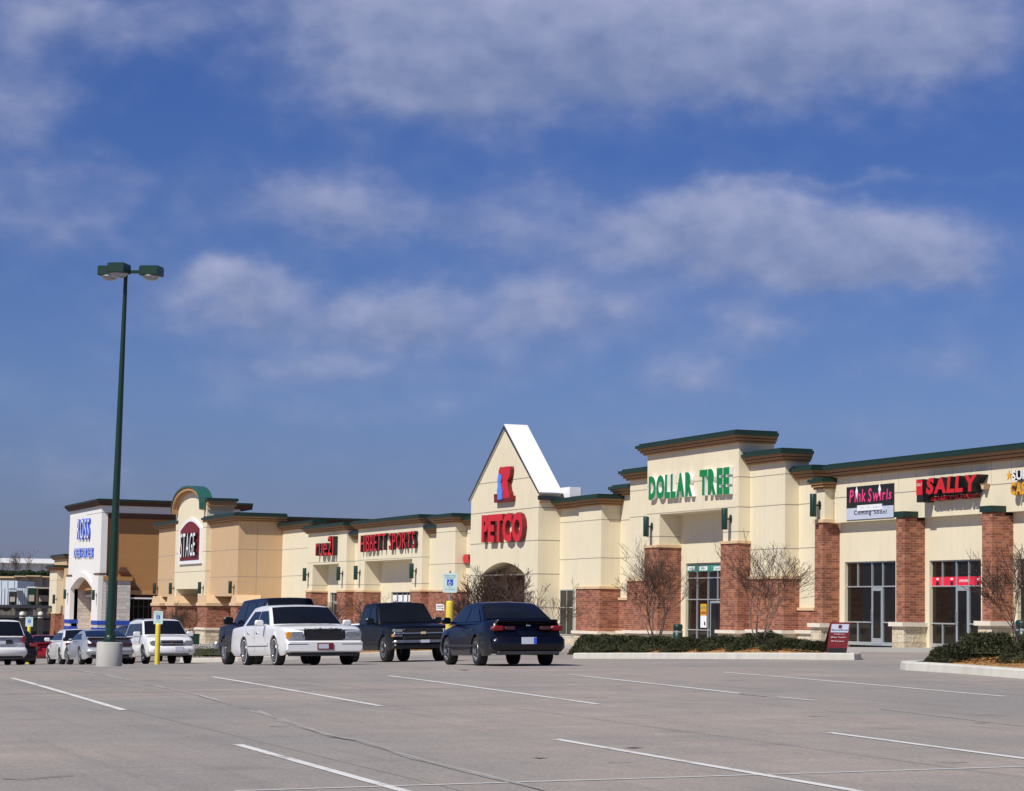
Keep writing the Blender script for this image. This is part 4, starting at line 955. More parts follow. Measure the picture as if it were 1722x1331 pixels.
# posters in the green-lettered shop
c = CE + 1.0 + .12 - .06
tp = thing('window_banner', 'white and green sale strip along the top of the tall storefront panes', 'banner')
for i, (x0, x1) in enumerate(((1156.5, 1168), (1176.5, 1189.5), (1200, 1213.5))):
    m = MB(); slab(m, c, c + .008, (x0, 953), (x1, 959.5), 'white_sign'); m.build('panel', tp); put_text(tp, 'lettering', 'SALE', c - .002, (x0 + 2, 957.8, 954.6), (x1 - 3, 957.8, 954.4), 'dark_green_text', .003, .02)
m = MB(); slab(m, c + .01, c + .014, (1155.5, 952), (1216, 960.5), 'dark_green_text'); m.build('backing', tp); at_base(tp, onC(1185, 960, c))
po = thing('window_poster', 'tall narrow poster, yellow and orange above white, taped inside the storefront', 'poster')
for (y0, y1, mt) in ((1016, 1027, 'yellow_sign'), (1027, 1035.5, 'lens_amber'), (1035.5, 1056, 'white_sign')):
    m = MB(); slab(m, c, c + .008, (1178, y0), (1188, y1), mt, c); m.build('panel', po)
put_text(po, 'lettering', 'NOW', c - .002, (1179, 1025, 1020), (1187, 1025, 1020), 'dark_green_text', .003, .03); put_text(po, 'lettering', 'OPEN', c - .002, (1179, 1033, 1029), (1187, 1033, 1029), 'deep_red', .003, .03)
m = MB(); slab(m, c - .004, c - .001, (1184, 1046), (1186, 1052), 'black'); m.build('mark', po)
at_base(po, onC(1183, 1056, c))
# small white notice on the brick by the yellow post
m = MB(); pp = 41.58 - .02; a, b = slab(m, pp, pp + .012, (733.5, 1016), (746.5, 1027), 'white_sign')
m.box(pp - .003, pp, b.y + .12, a.y - .12, a.z - .14, a.z - .09, 'deep_red'); m.box(pp - .003, pp, b.y + .25, a.y - .12, a.z - .24, a.z - .21, 'black'); m.box(pp - .003, pp, b.y + .12, b.y + .3, b.z + .06, b.z + .14, 'deep_red')
tag(m.build('wall_notice', None, (41.6, a.y, b.z)), 'small white notice on the brick wall left of the tall yellow sign post', 'sign')

# ------------------------------------------------------------------ pavement sign, bins, posts
p = onC(1411, 1100, 26.3); gz_ = G(1411, 1101)
af = thing('pavement_sign', 'dark red and grey A-frame pavement sign at the end of the shrub island', 'pavement sign')
Dp = 60.5
bl, br, tl, tr = atD(1389.5, 1101, Dp), atD(1423, 1101, Dp), atD(1396.5, 1047, Dp + .25), atD(1430.5, 1047.5, Dp + .25)
def quad_plate(m, u0, u1, v0, v1, off, th, mt):
    n_ = (br - bl).cross(tl - bl).normalized()
    def q(u, v): return bl.lerp(br, u).lerp(tl.lerp(tr, u), v)
    A_ = [q(u0, v0), q(u1, v0), q(u1, v1), q(u0, v1)]; f = [x + n_ * (off + th) for x in A_]; bk = [x + n_ * off for x in A_]
    m.faces(f + bk, [(0, 1, 2, 3), (7, 6, 5, 4), (0, 4, 5, 1), (1, 5, 6, 2), (2, 6, 7, 3), (3, 7, 4, 0)], mt)
m = MB(); quad_plate(m, 0, 1, 0, 1, 0, .03, 'deep_red'); m.build('front_panel', af)
m = MB(); quad_plate(m, .04, .96, .0, .19, .032, .01, 'black'); m.build('lower_panel', af)
m = MB(); quad_plate(m, .07, .93, .68, .94, .032, .008, 'banner_grey'); m.build('header_panel', af)
n_ = (br - bl).cross(tl - bl).normalized()
def plate_text(text, u0, u1, v0, v1, mt, bold=.01):
    m = MB(); letters(text, u0, u1, v0, v1, v0, v1, 0, .0, mt, mt, None, bold, .12, mb=m)
    for i, (x, u, v) in enumerate(m.v): m.v[i] = tuple(bl.lerp(br, u).lerp(tl.lerp(tr, u), v) + n_ * .046)
    k = m.f; m.f = [f[::-1] if (Vector(m.v[f[1]]) - Vector(m.v[f[0]])).cross(Vector(m.v[f[2]]) - Vector(m.v[f[0]])).dot(n_) < 0 else f for f in k]
    m.build('lettering', af)
plate_text('MoneyGram', .1, .9, .72, .78, 'black', .03); plate_text('Available here:', .25, .78, .615, .645, 'white_sign'); plate_text('Money Transfer', .12, .86, .50, .55, 'white_sign'); plate_text('Bill Payment', .16, .8, .38, .425, 'white_sign')
m = MB(); cc = bl.lerp(br, .5).lerp(tl.lerp(tr, .5), .86) + n_ * .047; uu, vv = (br - bl).normalized(), (tl - bl).normalized()
m.faces([cc + uu * .05 * math.cos(i * .524) + vv * .05 * math.sin(i * .524) for i in range(12)], [tuple(range(12))], 'deep_red'); m.build('emblem', af)
m = MB(); back = Vector((.15, .55, 0)); f4 = [bl + back + Vector((0, 0, -.03)), br + back + Vector((0, 0, -.03)), tr, tl]; f5 = [v + Vector((.01, .03, 0)) for v in f4]
m.faces(f4 + f5, [(0, 1, 2, 3), (7, 6, 5, 4), (0, 4, 5, 1), (1, 5, 6, 2), (2, 6, 7, 3), (3, 7, 4, 0)], 'black'); m.build('back_panel', af)
at_base(af, (bl + br) / 2)
def bin_(px, pyt, pyb, c, label, r=.19):
    a, b = onC(px, pyt, c), onC(px, pyb, c); z0 = zg(c, a.y) + .15 if c > 38 else zg(c, a.y) + .1
    t_ = thing('litter_bin', label, 'litter bin'); h = a.z - z0
    m = MB(); m.lathe([(0, 0), (r * .92, 0), (r, .03), (r, h - .28), (r * .9, h - .27), (r * .9, h - .2), (r, h - .19), (r, h - .06), (r * .8, h), (0, h)], 'sconce_green', 20, (a.x, a.y, z0)); m.build('bin_body', t_)
    m = MB(); m.lathe([(r + .008, h - .33), (r + .014, h - .3), (r + .008, h - .27)], 'galv', 20, (a.x, a.y, z0)); m.build('rim_band', t_)
    at_base(t_, (a.x, a.y, z0)); return t_
bin_(1140, 1050, 1084, 38.9, 'round dark green litter bin left of the tall storefront under the green lettering')
bin_(1720, 1043, 1085, 39.0, 'round dark green litter bin behind the hedge at the right edge', .22)
m = MB(); p = onC(327, 1066, 36.5); m.rbox(p.x - .3, p.x + .3, p.y - .3, p.y + .3, zg(36.5, p.y), p.z, 'sconce_green', .05)
m.box(p.x - .32, p.x + .32, p.y - .32, p.y + .32, p.z - .08, p.z - .02, 'coping_green')
tag(m.build('utility_box', None, (p.x, p.y, zg(36.5, p.y))), 'dark green box on the ground right of the white SUV', 'utility box')

def sign_post(px, sy0, sy1, sw, py_bot, dep, label, post_top):
    """white and pale green parking sign on a steel pole that rises out of a yellow concrete-filled post"""
    base = atD(px, py_bot, dep); c, s = base.x, base.y; z0 = zg(c, s)
    t_ = thing('parking_sign_post', label, 'parking sign', 'accessible parking signs on yellow posts')
    zt = atD(px, post_top, dep).z; m = MB(); r = .085 if dep > 60 else .095
    m.lathe([(r, 0), (r, zt - z0 - .05), (r * .8, zt - z0), (0, zt - z0 + .01)], 'yellow_post', 20, (c, s, z0)); m.build('post', t_)
    top = atD(px, sy0, dep).z; bot = atD(px, sy1, dep).z
    m = MB(); m.tube((c, s, zt - .1), (c, s, top + .06), .026, .026, 'galv', 8); m.build('pole', t_)
    w2 = sw / 2 * dep / FPX; h = top - bot
    # the plate stands square to the bays, facing -Y
    rot = R(-20)
    def RB(mb, x0, x1, z0_, z1_, y0, y1, mt):
        i = len(mb.v); mb.box(x0, x1, y0, y1, z0_, z1_, mt)
        for k in range(i, len(mb.v)):
            x, y, z = mb.v[k]; mb.v[k] = (c + x * math.cos(rot) - y * math.sin(rot), s + x * math.sin(rot) + y * math.cos(rot), z)
    m = MB(); poly = []; rr = .03
    for (cx, cz, a0) in ((w2 - rr, top - rr, 0), (-w2 + rr, top - rr, 90), (-w2 + rr, bot + rr, 180), (w2 - rr, bot + rr, 270)):
        for a in (0, 45, 90): poly.append((cx + rr * math.cos(R(a0 + a)), cz + rr * math.sin(R(a0 + a))))
    m.prism(poly, 'y', -.045, -.03, 'pale_green_sign')
    for k, (x, y, z) in enumerate(m.v): m.v[k] = (c + x * math.cos(rot) - y * math.sin(rot), s + x * math.sin(rot) + y * math.cos(rot), z)
    pt = m.build('sign_plate', t_)
    m = MB(); q = min(w2 * .42, .10); zc_ = (top + bot) / 2 + h * .03; RB(m, -q, q, zc_ - q, zc_ + q, -.050, -.0455, 'blue_sign')
    # wheelchair figure in white
    k = q / .10
    RB(m, -.02 * k, .0, zc_ - .005 * k, zc_ + .05 * k, -.053, -.0505, 'white_sign'); RB(m, -.02 * k, .035 * k, zc_ - .015 * k, zc_ + .0, -.053, -.0505, 'white_sign'); RB(m, .03 * k, .045 * k, zc_ - .06 * k, zc_, -.053, -.0505, 'white_sign')
    RB(m, -.025 * k, .0, zc_ + .06 * k, zc_ + .085 * k, -.053, -.0505, 'white_sign')
    for i in range(9):
        a = R(100 + i * 25); x_, z_ = -.005 * k + .05 * k * math.cos(a), zc_ - .03 * k + .045 * k * math.sin(a); RB(m, x_ - .009 * k, x_ + .009 * k, z_ - .009 * k, z_ + .009 * k, -.053, -.0505, 'white_sign')
    m.build('symbol', pt)
    m = MB(); n0 = len(m.v)
    for (tx, u, v0, v1) in (('RESERVED', .8, .83, .90), ('PARKING', .66, .72, .79), ('VAN', .25, .26, .31), ('ACCESSIBLE', .7, .15, .20)):
        letters(tx, -w2 * u, w2 * u, bot + h * v0, bot + h * v1, bot + h * v0, bot + h * v1, 0, 0, 'dark_green_text', 'dark_green_text', None, .0, .12, mb=m)
    for k, (x, y, z) in enumerate(m.v):
        x, y = y, -.0475; m.v[k] = (c + x * math.cos(rot) - y * math.sin(rot), s + x * math.sin(rot) + y * math.cos(rot), z)
    nrm = Vector((math.sin(rot), -math.cos(rot), 0))
    m.f = [f[::-1] if (Vector(m.v[f[1]]) - Vector(m.v[f[0]])).cross(Vector(m.v[f[2]]) - Vector(m.v[f[0]])).dot(nrm) < 0 else f for f in m.f]
    m.build('sign_text', pt)
    at_base(t_, (c, s, z0)); return t_
sign_post(754.5, 964, 997, 24, 1106, 60, 'pale parking sign on a thick yellow post between the navy pickup and navy sedan', 1011)
sign_post(264, 1028, 1050, 15.5, 1118, 80, 'pale parking sign on a yellow post in front of the white SUV', 1049)
sign_post(47, 1038, 1054, 12.5, 1119, 112, 'pale parking sign on a yellow post right of the white minivan, mostly hidden', 1053)

# ------------------------------------------------------------------ lamp post
lp = thing('car_park_lamp', 'tall dark green lamp post with three box heads on a round concrete base', 'lamp post')
D0 = 61.0; p = atD(183, 1121, D0); c, s = p.x, p.y; z0 = zg(c, s); ztop = atD(207, 470, D0).z; zb = atD(183, 1080, D0).z
m = MB(); m.lathe([(.33, -.1), (.33, zb - z0 - .03), (.30, zb - z0), (0, zb - z0)], 'pole_concrete', 36, (c, s, z0)); m.build('concrete_base', lp)
m = MB(); m.lathe([(.13, 0), (.122, .2), (.052, ztop - zb - .02), (.052, ztop - zb + .46)], 'pole_green', 14, (c, s, zb)); m.box(c - .2, c + .2, s - .2, s + .2, zb, zb + .03, 'pole_green'); m.build('pole', lp)
m = MB(); m.lathe([(.15, 0), (.15, .10), (.125, .14)], 'pole_green', 14, (c, s, zb + .03)); m.build('base_cover', lp)
zh = ztop + .26
for ang, ext in ((R(-12), .16), (R(-12 + 180), -.10), (R(-12 - 90), -.05)):          # camera right, camera left, towards the camera
    ux = _r0 * math.cos(ang) + Vector((_f.x, _f.y, 0)).normalized() * math.sin(ang); uy = Vector((-ux.y, ux.x, 0))
    def tr_(mb):
        for k, (x, y, z) in enumerate(mb.v): q = Vector((c, s, 0)) + ux * x + uy * y; mb.v[k] = (q.x, q.y, z)
    m = MB(); m.box(.04, .30 + ext, -.04, .04, zh + .02, zh + .10, 'pole_green'); tr_(m); ar = m.build('arm', lp)
    m = MB(); m.rbox(.28 + ext,   .80 + ext, -.23, .23, zh - .05, zh + .19, 'pole_green', .015); m.rbox(.30 + ext,   .78 + ext, -.21, .21, zh + .19, zh + .203, 'pole_green', .01); tr_(m); hd = m.build('lamp_head', lp)
    m = MB(); m.lathe([(.225, 0), (.22, -.02), (.17, -.08), (.09, -.115), (0, -.125)], 'lens', 20, (.54 + ext, 0, zh - .05)); m.lathe([(.23, .0), (.24, -.015), (.215, -.02)], 'galv', 20, (.54 + ext, 0, zh - .05)); tr_(m); m.build('lens', hd)
at_base(lp, (c, s, z0))
lp.rotation_euler = Matrix.Rotation(R(.7), 3, Vector((_f.x, _f.y, 0)).normalized()).to_euler()
# ------------------------------------------------------------------ vehicles (local axes: +X forward, +Y left, +Z up, origin on the ground at mid length)
def lerp_tab(tab, x):
    if x <= tab[0][0]: return tab[0][1]
    for (a, va), (b, vb) in zip(tab, tab[1:]):
        if x <= b:
            u = (x - a) / (b - a); u = u * u * (3 - 2 * u) * .35 + u * .65; return va + (vb - va) * u
    return tab[-1][1]
class Car:
    def __init__(s, label, cat, L, W, H, wb, r, top, belt, gh, pnt, clear=.22, fo=None, taper=.13, tw=.42, group='parked cars', name='parked_car', roofw=.74, endw=.82, kind='car', tyre=.21, flare=0, boxy=False):
        s.boxy = boxy
        """top: (x, z) profile of bonnet, belt line and boot; gh: greenhouse [(x, z) base front, top front, top rear, base rear]"""
        s.L, s.W, s.H, s.wb, s.r, s.top, s.belt, s.gh, s.p, s.cl = L, W, H, wb, r, top, belt, gh, pnt, clear
        s.fx = (L / 2 - fo) if fo else wb / 2; s.rx = s.fx - wb; s.taper, s.tw, s.roofw, s.endw, s.tyre, s.flare = taper, tw, roofw, endw, tyre, flare
        s.root = thing(name, label, cat, group)
        s.body()
    def hw(s, x):
        e = s.L * .16; d = max(0, abs(x) - (s.L / 2 - e)) / e
        return s.W / 2 * (1 - s.taper * d ** 2.2)
    def sec(s, x):
        w = s.hw(x); zt = lerp_tab(s.top, x); zb = s.cl; e = s.L / 2 - abs(x)
        if e < .25: zb = s.cl + .06 * (1 - e / .25)
        for xw in (s.fx, s.rx):
            Rw = s.r + .065; dd = abs(x - xw)
            if dd < Rw: zb = max(zb, s.r * .95 + math.sqrt(max(0, Rw * Rw - dd * dd)) * 1.0)
        cr = .035; fl = 0
        zm = zb if zb > .55 * zt else .55 * zt
        pts = [(0, zt + cr), (.45 * w, zt + cr * .8), (.74 * w, zt + cr * .3), (.87 * w, zt - .012), (.93 * w, zt - .05), (.955 * w, zt - .10), (.985 * w, max(zm, zt * .72)), (w, zt * .58), (w, .42 * zt), (.985 * w, .32), (.955 * w, zb)]
        if s.boxy: pts[1:7] = [(.5 * w, zt + cr * .9), (.86 * w, zt + cr * .4), (.945 * w, zt - .003), (.975 * w, zt - .03), (.985 * w, zt - .09), (.995 * w, max(zm, zt * .72))]
        return [(y, max(z, zb)) for y, z in pts]
    def ysurf(s, x, z):
        P = s.sec(x)
        for (y0, z0), (y1, z1) in zip(P[3:], P[4:]):
            if z <= z0 and z >= z1 - 1e-6 and z0 > z1: return y0 + (y1 - y0) * (z0 - z) / (z0 - z1)
        return P[8][0]
    def body(s):
        L, W = s.L, s.W; m = MB(); xs = set()
        n = 34
        for i in range(n + 1): xs.add(round(-L / 2 + L * i / n, 3))
        for xw in (s.fx, s.rx):
            Rw = s.r + .065
            for i in range(13): xs.add(round(xw + Rw * math.cos(math.pi * i / 12), 3))
        for e in (.02, .06, .12): xs.add(round(L / 2 - e, 3)); xs.add(round(-L / 2 + e, 3))
        xs = sorted(xs); V = []; K = None
        for x in xs:
            P = s.sec(x); e = L / 2 - abs(x); sg = 1 if x > 0 else -1
            ring = [(y, z) for y, z in P] ; full = [(-y, z) for y, z in ring[:0:-1]] + ring
            K = len(full); zt = P[0][1]
            for y, z in full:
                k = 0
                if e < .12:      # round the ends: bumper height stands furthest out
                    h = (z - s.cl) / (zt - s.cl); k = -sg * (.12 - e) * (.2 if s.boxy else .6) * max(0, (h - .62) / .38) ** 1.3 - sg * (.12 - e) * .5 * max(0, (.2 - h) / .2)
                V.append((x + k - sg * .06 * (abs(y) / (W / 2)) ** 3 * (1 if e < .3 else 0), y, z))
        fs = [(i * K + j, i * K + j + 1, (i + 1) * K + j + 1, (i + 1) * K + j) for i in range(len(xs) - 1) for j in range(K - 1)]
        m.faces(V, fs, s.p, True)
        h_ = K // 2
        for base, fl in ((0, False), ((len(xs) - 1) * K, True)):
            for j in range(h_):
                f = (base + j, base + j + 1, base + K - 2 - j, base + K - 1 - j) if j + 1 < K - 2 - j else (base + j, base + j + 1, base + K - 1 - j)
                f = f if fl else f[::-1]
                i0 = len(m.v); m.f.append(f); m.m.append(0); m.sm.append(True)
        # greenhouse shell in body colour
        gh = s.gh; zb = s.belt; wbt = s.W / 2 * .945; wr = s.W / 2 * s.roofw; Hh = s.H - .02
        out = [gh[0]]
        for u in (.25, .5, .75, 1): out.append((gh[0][0] + (gh[1][0] - gh[0][0]) * u, gh[0][1] + (gh[1][1] - gh[0][1]) * (u ** .93)))
        for u in (.15, .35, .6, .85): out.append((gh[1][0] + (gh[2][0] - gh[1][0]) * u, max(gh[1][1] + (gh[2][1] - gh[1][1]) * u, gh[1][1]) + (Hh - max(gh[1][1], gh[2][1])) * math.sin(math.pi * min(1, u))))
        for u in (0, .25, .5, .75, 1): out.append((gh[2][0] + (gh[3][0] - gh[2][0]) * u, gh[2][1] + (gh[3][1] - gh[2][1]) * (u ** 1.07)))
        s.out = out
        def wat(z): return wbt + (wr - wbt) * max(0, min(1, (z - zb) / (Hh - zb)))
        s.wat = wat
        F = [-1, -.965, -.85, -.5, 0, .5, .85, .965, 1]
        def skin(x, z, f, off=0):
            w = wat(z); cx = .09 * (1 - f * f) * (1 if x > (gh[1][0] + gh[2][0]) / 2 else -1) * (1 - max(0, min(1, (z - zb) / (Hh - zb))) * .6)
            if gh[1][0] > x > gh[2][0]: cx = 0
            return Vector((x + cx, f * w, z + .028 * (1 - f * f) * (1 if z > zb + .1 else .3) - (.045 if abs(f) == 1 else (.012 if abs(f) > .96 else 0))))
        s.skin = skin
        V = [skin(x, z, f) for x, z in out for f in F]; k = len(F)
        m.faces(V, [(i * k + j + 1, i * k + j, (i + 1) * k + j, (i + 1) * k + j + 1)[::-1] for i in range(len(out) - 1) for j in range(k - 1)], s.p, True)
        for sg in (-1, 1):
            V = []
            for x, z in out: q = skin(x, z, sg); V += [tuple(q), (x, sg * wbt, min(q.z, zb - .03))]
            fs = [(2 * i, 2 * i + 1, 2 * i + 3, 2 * i + 2) for i in range(len(out) - 1)]
            if sg == 1: fs = [f[::-1] for f in fs]
            m.faces(V, fs, s.p)
        # dark floor and wheel wells
        m.box(s.rx - s.r - .02, s.fx + s.r + .02, -W / 2 + .26, W / 2 - .26, s.cl + .04, min(.62, zb - .2), 'plastic_dark'); m.box(-L / 2 + .15, L / 2 - .15, -W / 2 + .20, W / 2 - .20, s.cl + .05, s.cl + .15, 'plastic_dark')
        s.bodyo = m.build('body', s.root)
        # screens
        for a, b, nm in ((0, 4, 'windscreen'), (9, 13, 'rear_window')):
            if nm == 'rear_window' and len(gh) > 4: pass
            g_ = MB(); P = []; fr_ = (-.925, -.6, -.3, 0, .3, .6, .925)
            rows = []
            for u in (.07, .3, .5, .7, .93):
                q = a + (b - a) * u; i = int(q); t_ = q - i; x = out[i][0] + (out[i + 1][0] - out[i][0]) * t_; z = out[i][1] + (out[i + 1][1] - out[i][1]) * t_; rows.append((x, z))
            dx, dz = rows[-1][0] - rows[0][0], rows[-1][1] - rows[0][1]; nn = Vector((dz, 0, -dx)).normalized()
            if nn.z < 0 or (abs(nn.z) < .2 and ((nm == 'windscreen') != (nn.x > 0))): nn = -nn
            for x, z in rows:
                for f in fr_: P.append(skin(x, z, f) + nn * .014)
            kk = len(fr_); fs = [(i * kk + j, i * kk + j + 1, (i + 1) * kk + j + 1, (i + 1) * kk + j) for i in range(4) for j in range(kk - 1)]
            if (P[1] - P[0]).cross(P[kk] - P[0]).dot(nn) < 0: fs = [f[::-1] for f in fs]
            g_.faces(P, fs, 'car_glass', True); g_.build(nm, s.root)
    def side_windows(s, cuts, margin=.10, rear_m=.16, z0=.03, z1=.10, mt='car_glass'):
        """cuts: x of the pillars between the front and rear edges, front to rear"""
        gh = s.gh; zb = s.belt + z0; zt = min(gh[1][1], gh[2][1]) - z1; Hh = s.H - .02
        def xf(z): u = (z - gh[0][1]) / (gh[1][1] - gh[0][1]); return gh[0][0] + (gh[1][0] - gh[0][0]) * u - margin
        def xr(z): u = (z - gh[3][1]) / (gh[2][1] - gh[3][1]); return gh[3][0] + (gh[2][0] - gh[3][0]) * u + rear_m
        wbt = s.W / 2 * .945
        for sg in (-1, 1):
            E = [None] + list(cuts) + [None]
            for i in range(len(E) - 1):
                a0, a1 = (xf(zb), xf(zt)) if E[i] is None else (E[i] - .035, E[i] - .035)
                b0, b1 = (xr(zb), xr(zt)) if E[i + 1] is None else (E[i + 1] + .035, E[i + 1] + .035)
                P = []
                for x, z in ((a0, zb), (b0, zb), (b1, zt), (a1, zt)):
                    # side plane from the belt to the roof edge
                    i_ = min(range(len(s.out)), key=lambda k: abs(s.out[k][0] - x)); ze = Hh; u = (z - (s.belt - .03)) / ((Hh - .045) - (s.belt - .03))
                    y = wbt + (s.wat(Hh) - wbt) * u
                    P.append((x, sg * (y + .012), z))
                m = MB(); m.poly(P if sg == -1 else P[::-1], mt)
                if (Vector(P[1]) - Vector(P[0])).cross(Vector(P[2]) - Vector(P[0])).y * sg < 0: m.f = [tuple(range(4))[::-1]] if sg == -1 else m.f
                m.f = [tuple(range(4))]; V = [Vector(v) for v in m.v]
                if (V[1] - V[0]).cross(V[2] - V[0]).y * sg < 0: m.f = [(3, 2, 1, 0)]
                m.build('side_window', s.root)
    def strip_side(s, x0, x1, z0, z1, mt, name, off=.004, sides=(-1, 1), th=0):
        n = max(1, int(abs(x1 - x0) / .25))
        for sg in sides:
            m = MB(); V = []
            for i in range(n + 1):
                x = x0 + (x1 - x0) * i / n
                for z in (z0, (z0 + z1) / 2, z1): V.append((x, sg * (s.ysurf(x, z) + off + th * (1 if z == (z0 + z1) / 2 else 0)), z))
            fs = [(i * 3 + j, i * 3 + 3 + j, i * 3 + 4 + j, i * 3 + 1 + j) for i in range(n) for j in range(2)]
            V_ = [Vector(v) for v in V]; f = fs[0]
            if (V_[f[1]] - V_[f[0]]).cross(V_[f[2]] - V_[f[0]]).y * sg < 0: fs = [q[::-1] for q in fs]
            m.faces(V, fs, mt, True); m.build(name, s.root)
    def seam(s, xs, z0=None, z1=None):
        z0 = z0 or s.cl + .08; z1 = z1 or s.belt - .02; m = MB()
        for sg in (-1, 1):
            for x in xs:
                zz = [z0 + (z1 - z0) * i / 6 for i in range(7)]
                V = [(x + d, sg * (s.ysurf(x, z) + .003), z) for z in zz for d in (-.006, .006)]
                fs = [(2 * i, 2 * i + 1, 2 * i + 3, 2 * i + 2) for i in range(6)]; m.faces(V, fs if sg == -1 else [f[::-1] for f in fs], 'black')
        m.build('door_seams', s.root)
    def wheels(s, hub='spoke', rimr=.66, mt='rim', white=False):
        w0 = None
        for x in (s.fx, s.rx):
            for sg in (-1, 1):
                if w0 is None:
                    r, t_ = s.r, s.tyre; wroot = MB()
                    wroot.lathe([(r * rimr, -t_ / 2), (r * .95, -t_ / 2 + .0), (r, -t_ / 2 + .035), (r, t_ / 2 - .035), (r * .95, t_ / 2), (r * rimr, t_ / 2)], 'rubber', 28, (0, 0, 0), 'y')
                    w0 = wroot.build('wheel', s.root)
                    if white:
                        a = MB(); a.lathe([(r * .80, -t_ / 2 - .004), (r * .85, -t_ / 2 - .002)], 'white_sign', 28, (0, 0, 0), 'y'); a.build('tyre_band', w0)
                    a = MB(); rr = r * rimr
                    a.lathe([(rr, -t_ / 2 + .0), (rr * .97, -t_ / 2 - .006), (rr * .9, -t_ / 2 + .012), (rr * .88, -t_ / 2 + .05), (0, -t_ / 2 + .06)], mt if hub != 'spoke' else 'plastic_dark', 28, (0, 0, 0), 'y')
                    a.lathe([(rr, -t_ / 2 + .0), (rr * 1.0, -t_ / 2 - .008), (rr * .88, -t_ / 2 + .0), (rr * .86, -t_ / 2 + .03)], mt, 28, (0, 0, 0), 'y')
                    ns = {'spoke': 5, 'multi': 16, 'seven': 7}[hub]; ww = {'spoke': .06, 'multi': .014, 'seven': .045}[hub]
                    for i in range(ns):
                        an = 6.2832 * i / ns; u = Vector((math.cos(an), 0, math.sin(an))); v = Vector((-u.z, 0, u.x)); i0 = len(a.v)
                        q = [u * .03 - v * ww, u * rr * .92 - v * ww * .8, u * rr * .92 + v * ww * .8, u * .03 + v * ww]
                        P = [Vector((p.x, -t_ / 2 - .002 + (0 if k in (1, 2) else .006), p.z)) for k, p in enumerate(q)] + [Vector((p.x, -t_ / 2 + .045, p.z)) for p in q]
                        a.faces(P, [(0, 1, 2, 3)[::-1], (0, 4, 5, 1), (1, 5, 6, 2), (2, 6, 7, 3), (3, 7, 4, 0)], mt); a.faces([P[k] for k in (0, 1, 2, 3)], [(0, 1, 2, 3)], mt)
                    a.lathe([(.06, -t_ / 2 - .012), (.04, -t_ / 2 - .02), (0, -t_ / 2 - .02)], mt, 12, (0, 0, 0), 'y')
                    a.lathe([(rr * .9, t_ / 2 - .06), (0, t_ / 2 - .06)], 'plastic_dark', 20, (0, 0, 0), 'y')
                    a.build('rim', w0); w = w0
                else: w = copy_tree(w0, s.root)
                w.location = (x, sg * (s.W / 2 - s.tyre / 2 - .02), s.r); w.rotation_euler = (0, 0, 0 if sg == -1 else math.pi)
    def part(s, name, boxes, parent=None):
        m = MB()
        for b in boxes:
            x0, x1, y0, y1, z0, z1, mt = b[:7]; m.rbox(x0, x1, y0, y1, z0, z1, mt, b[7] if len(b) > 7 else .015, (b[7] if len(b) > 7 else 0) > .05)
        return m.build(name, parent or s.root)
    def pair(s, name, x0, x1, y0, y1, z0, z1, mt, b=.015):
        for sg in (-1, 1): s.part(name, [(x0, x1, sg * y0, sg * y1, z0, z1, mt, b)])
    def mirrors(s, x, z, mt=None, sz=(.10, .22, .15), out=.10):
        mt = mt or s.p; y = s.W / 2 * .92
        for sg in (-1, 1): s.part('door_mirror', [(x - sz[0] / 2, x + sz[0] / 2, sg * (y + out), sg * (y + out + sz[1]), z, z + sz[2], mt, .035), (x - .02, x + .03, sg * (y - .05), sg * (y + out + .02), z + .01, z + .05, mt, .01)])
    def handles(s, xs, z, mt=None):
        for x in xs:
            for sg in (-1, 1): y = s.ysurf(x, z); s.part('door_handle', [(x - .09, x + .09, sg * (y - .01), sg * (y + .025), z - .018, z + .018, mt or s.p, .01)])
    def plate(s, end, z, w=.30, h=.15, mt='plate', y=0):
        x = s.L / 2 * end + end * .035; p = s.part('licence_plate', [(x - .006, x + .006, y - w / 2, y + w / 2, z - h / 2, z + h / 2, mt, .002)])
        m = MB(); letters('A37 K21', -w * .4, w * .4, z - .03, z + .035, z - .03, z + .035, 0, 0, 'blue_sign', 'blue_sign', None, .02, .12, mb=m)
        return p
    def place(s, px, dep, facing, py=1117, yaw=0):
        """px, dep: middle of the end nearest the camera; facing -1 = front towards the camera"""
        q = atD(px, py, dep); ya_ = R(yaw); c, y = q.x + math.sin(ya_) * s.L / 2, q.y + math.cos(ya_) * s.L / 2
        sg = 1 if facing == 1 else -1
        za = zg(c, y + sg * s.fx); zb = zg(c, y + sg * s.rx); tz = (za - zb) / s.wb
        fw = Vector((sg * math.sin(ya_), sg * math.cos(ya_), tz)).normalized(); zl, zr = zg(c - .8, y), zg(c + .8, y); rt = Vector((math.cos(ya_), -math.sin(ya_), (zr - zl) / 1.6)).normalized()
        up = rt.cross(fw) if sg == 1 else fw.cross(rt); up = up if up.z > 0 else -up; lf = up.cross(fw)
        mid = zb + (za - zb) * ((0 - s.rx) / s.wb)
        s.root.matrix_world = Matrix.Translation((c, y, mid)) @ Matrix((fw, lf, up)).transposed().to_4x4()
        return s

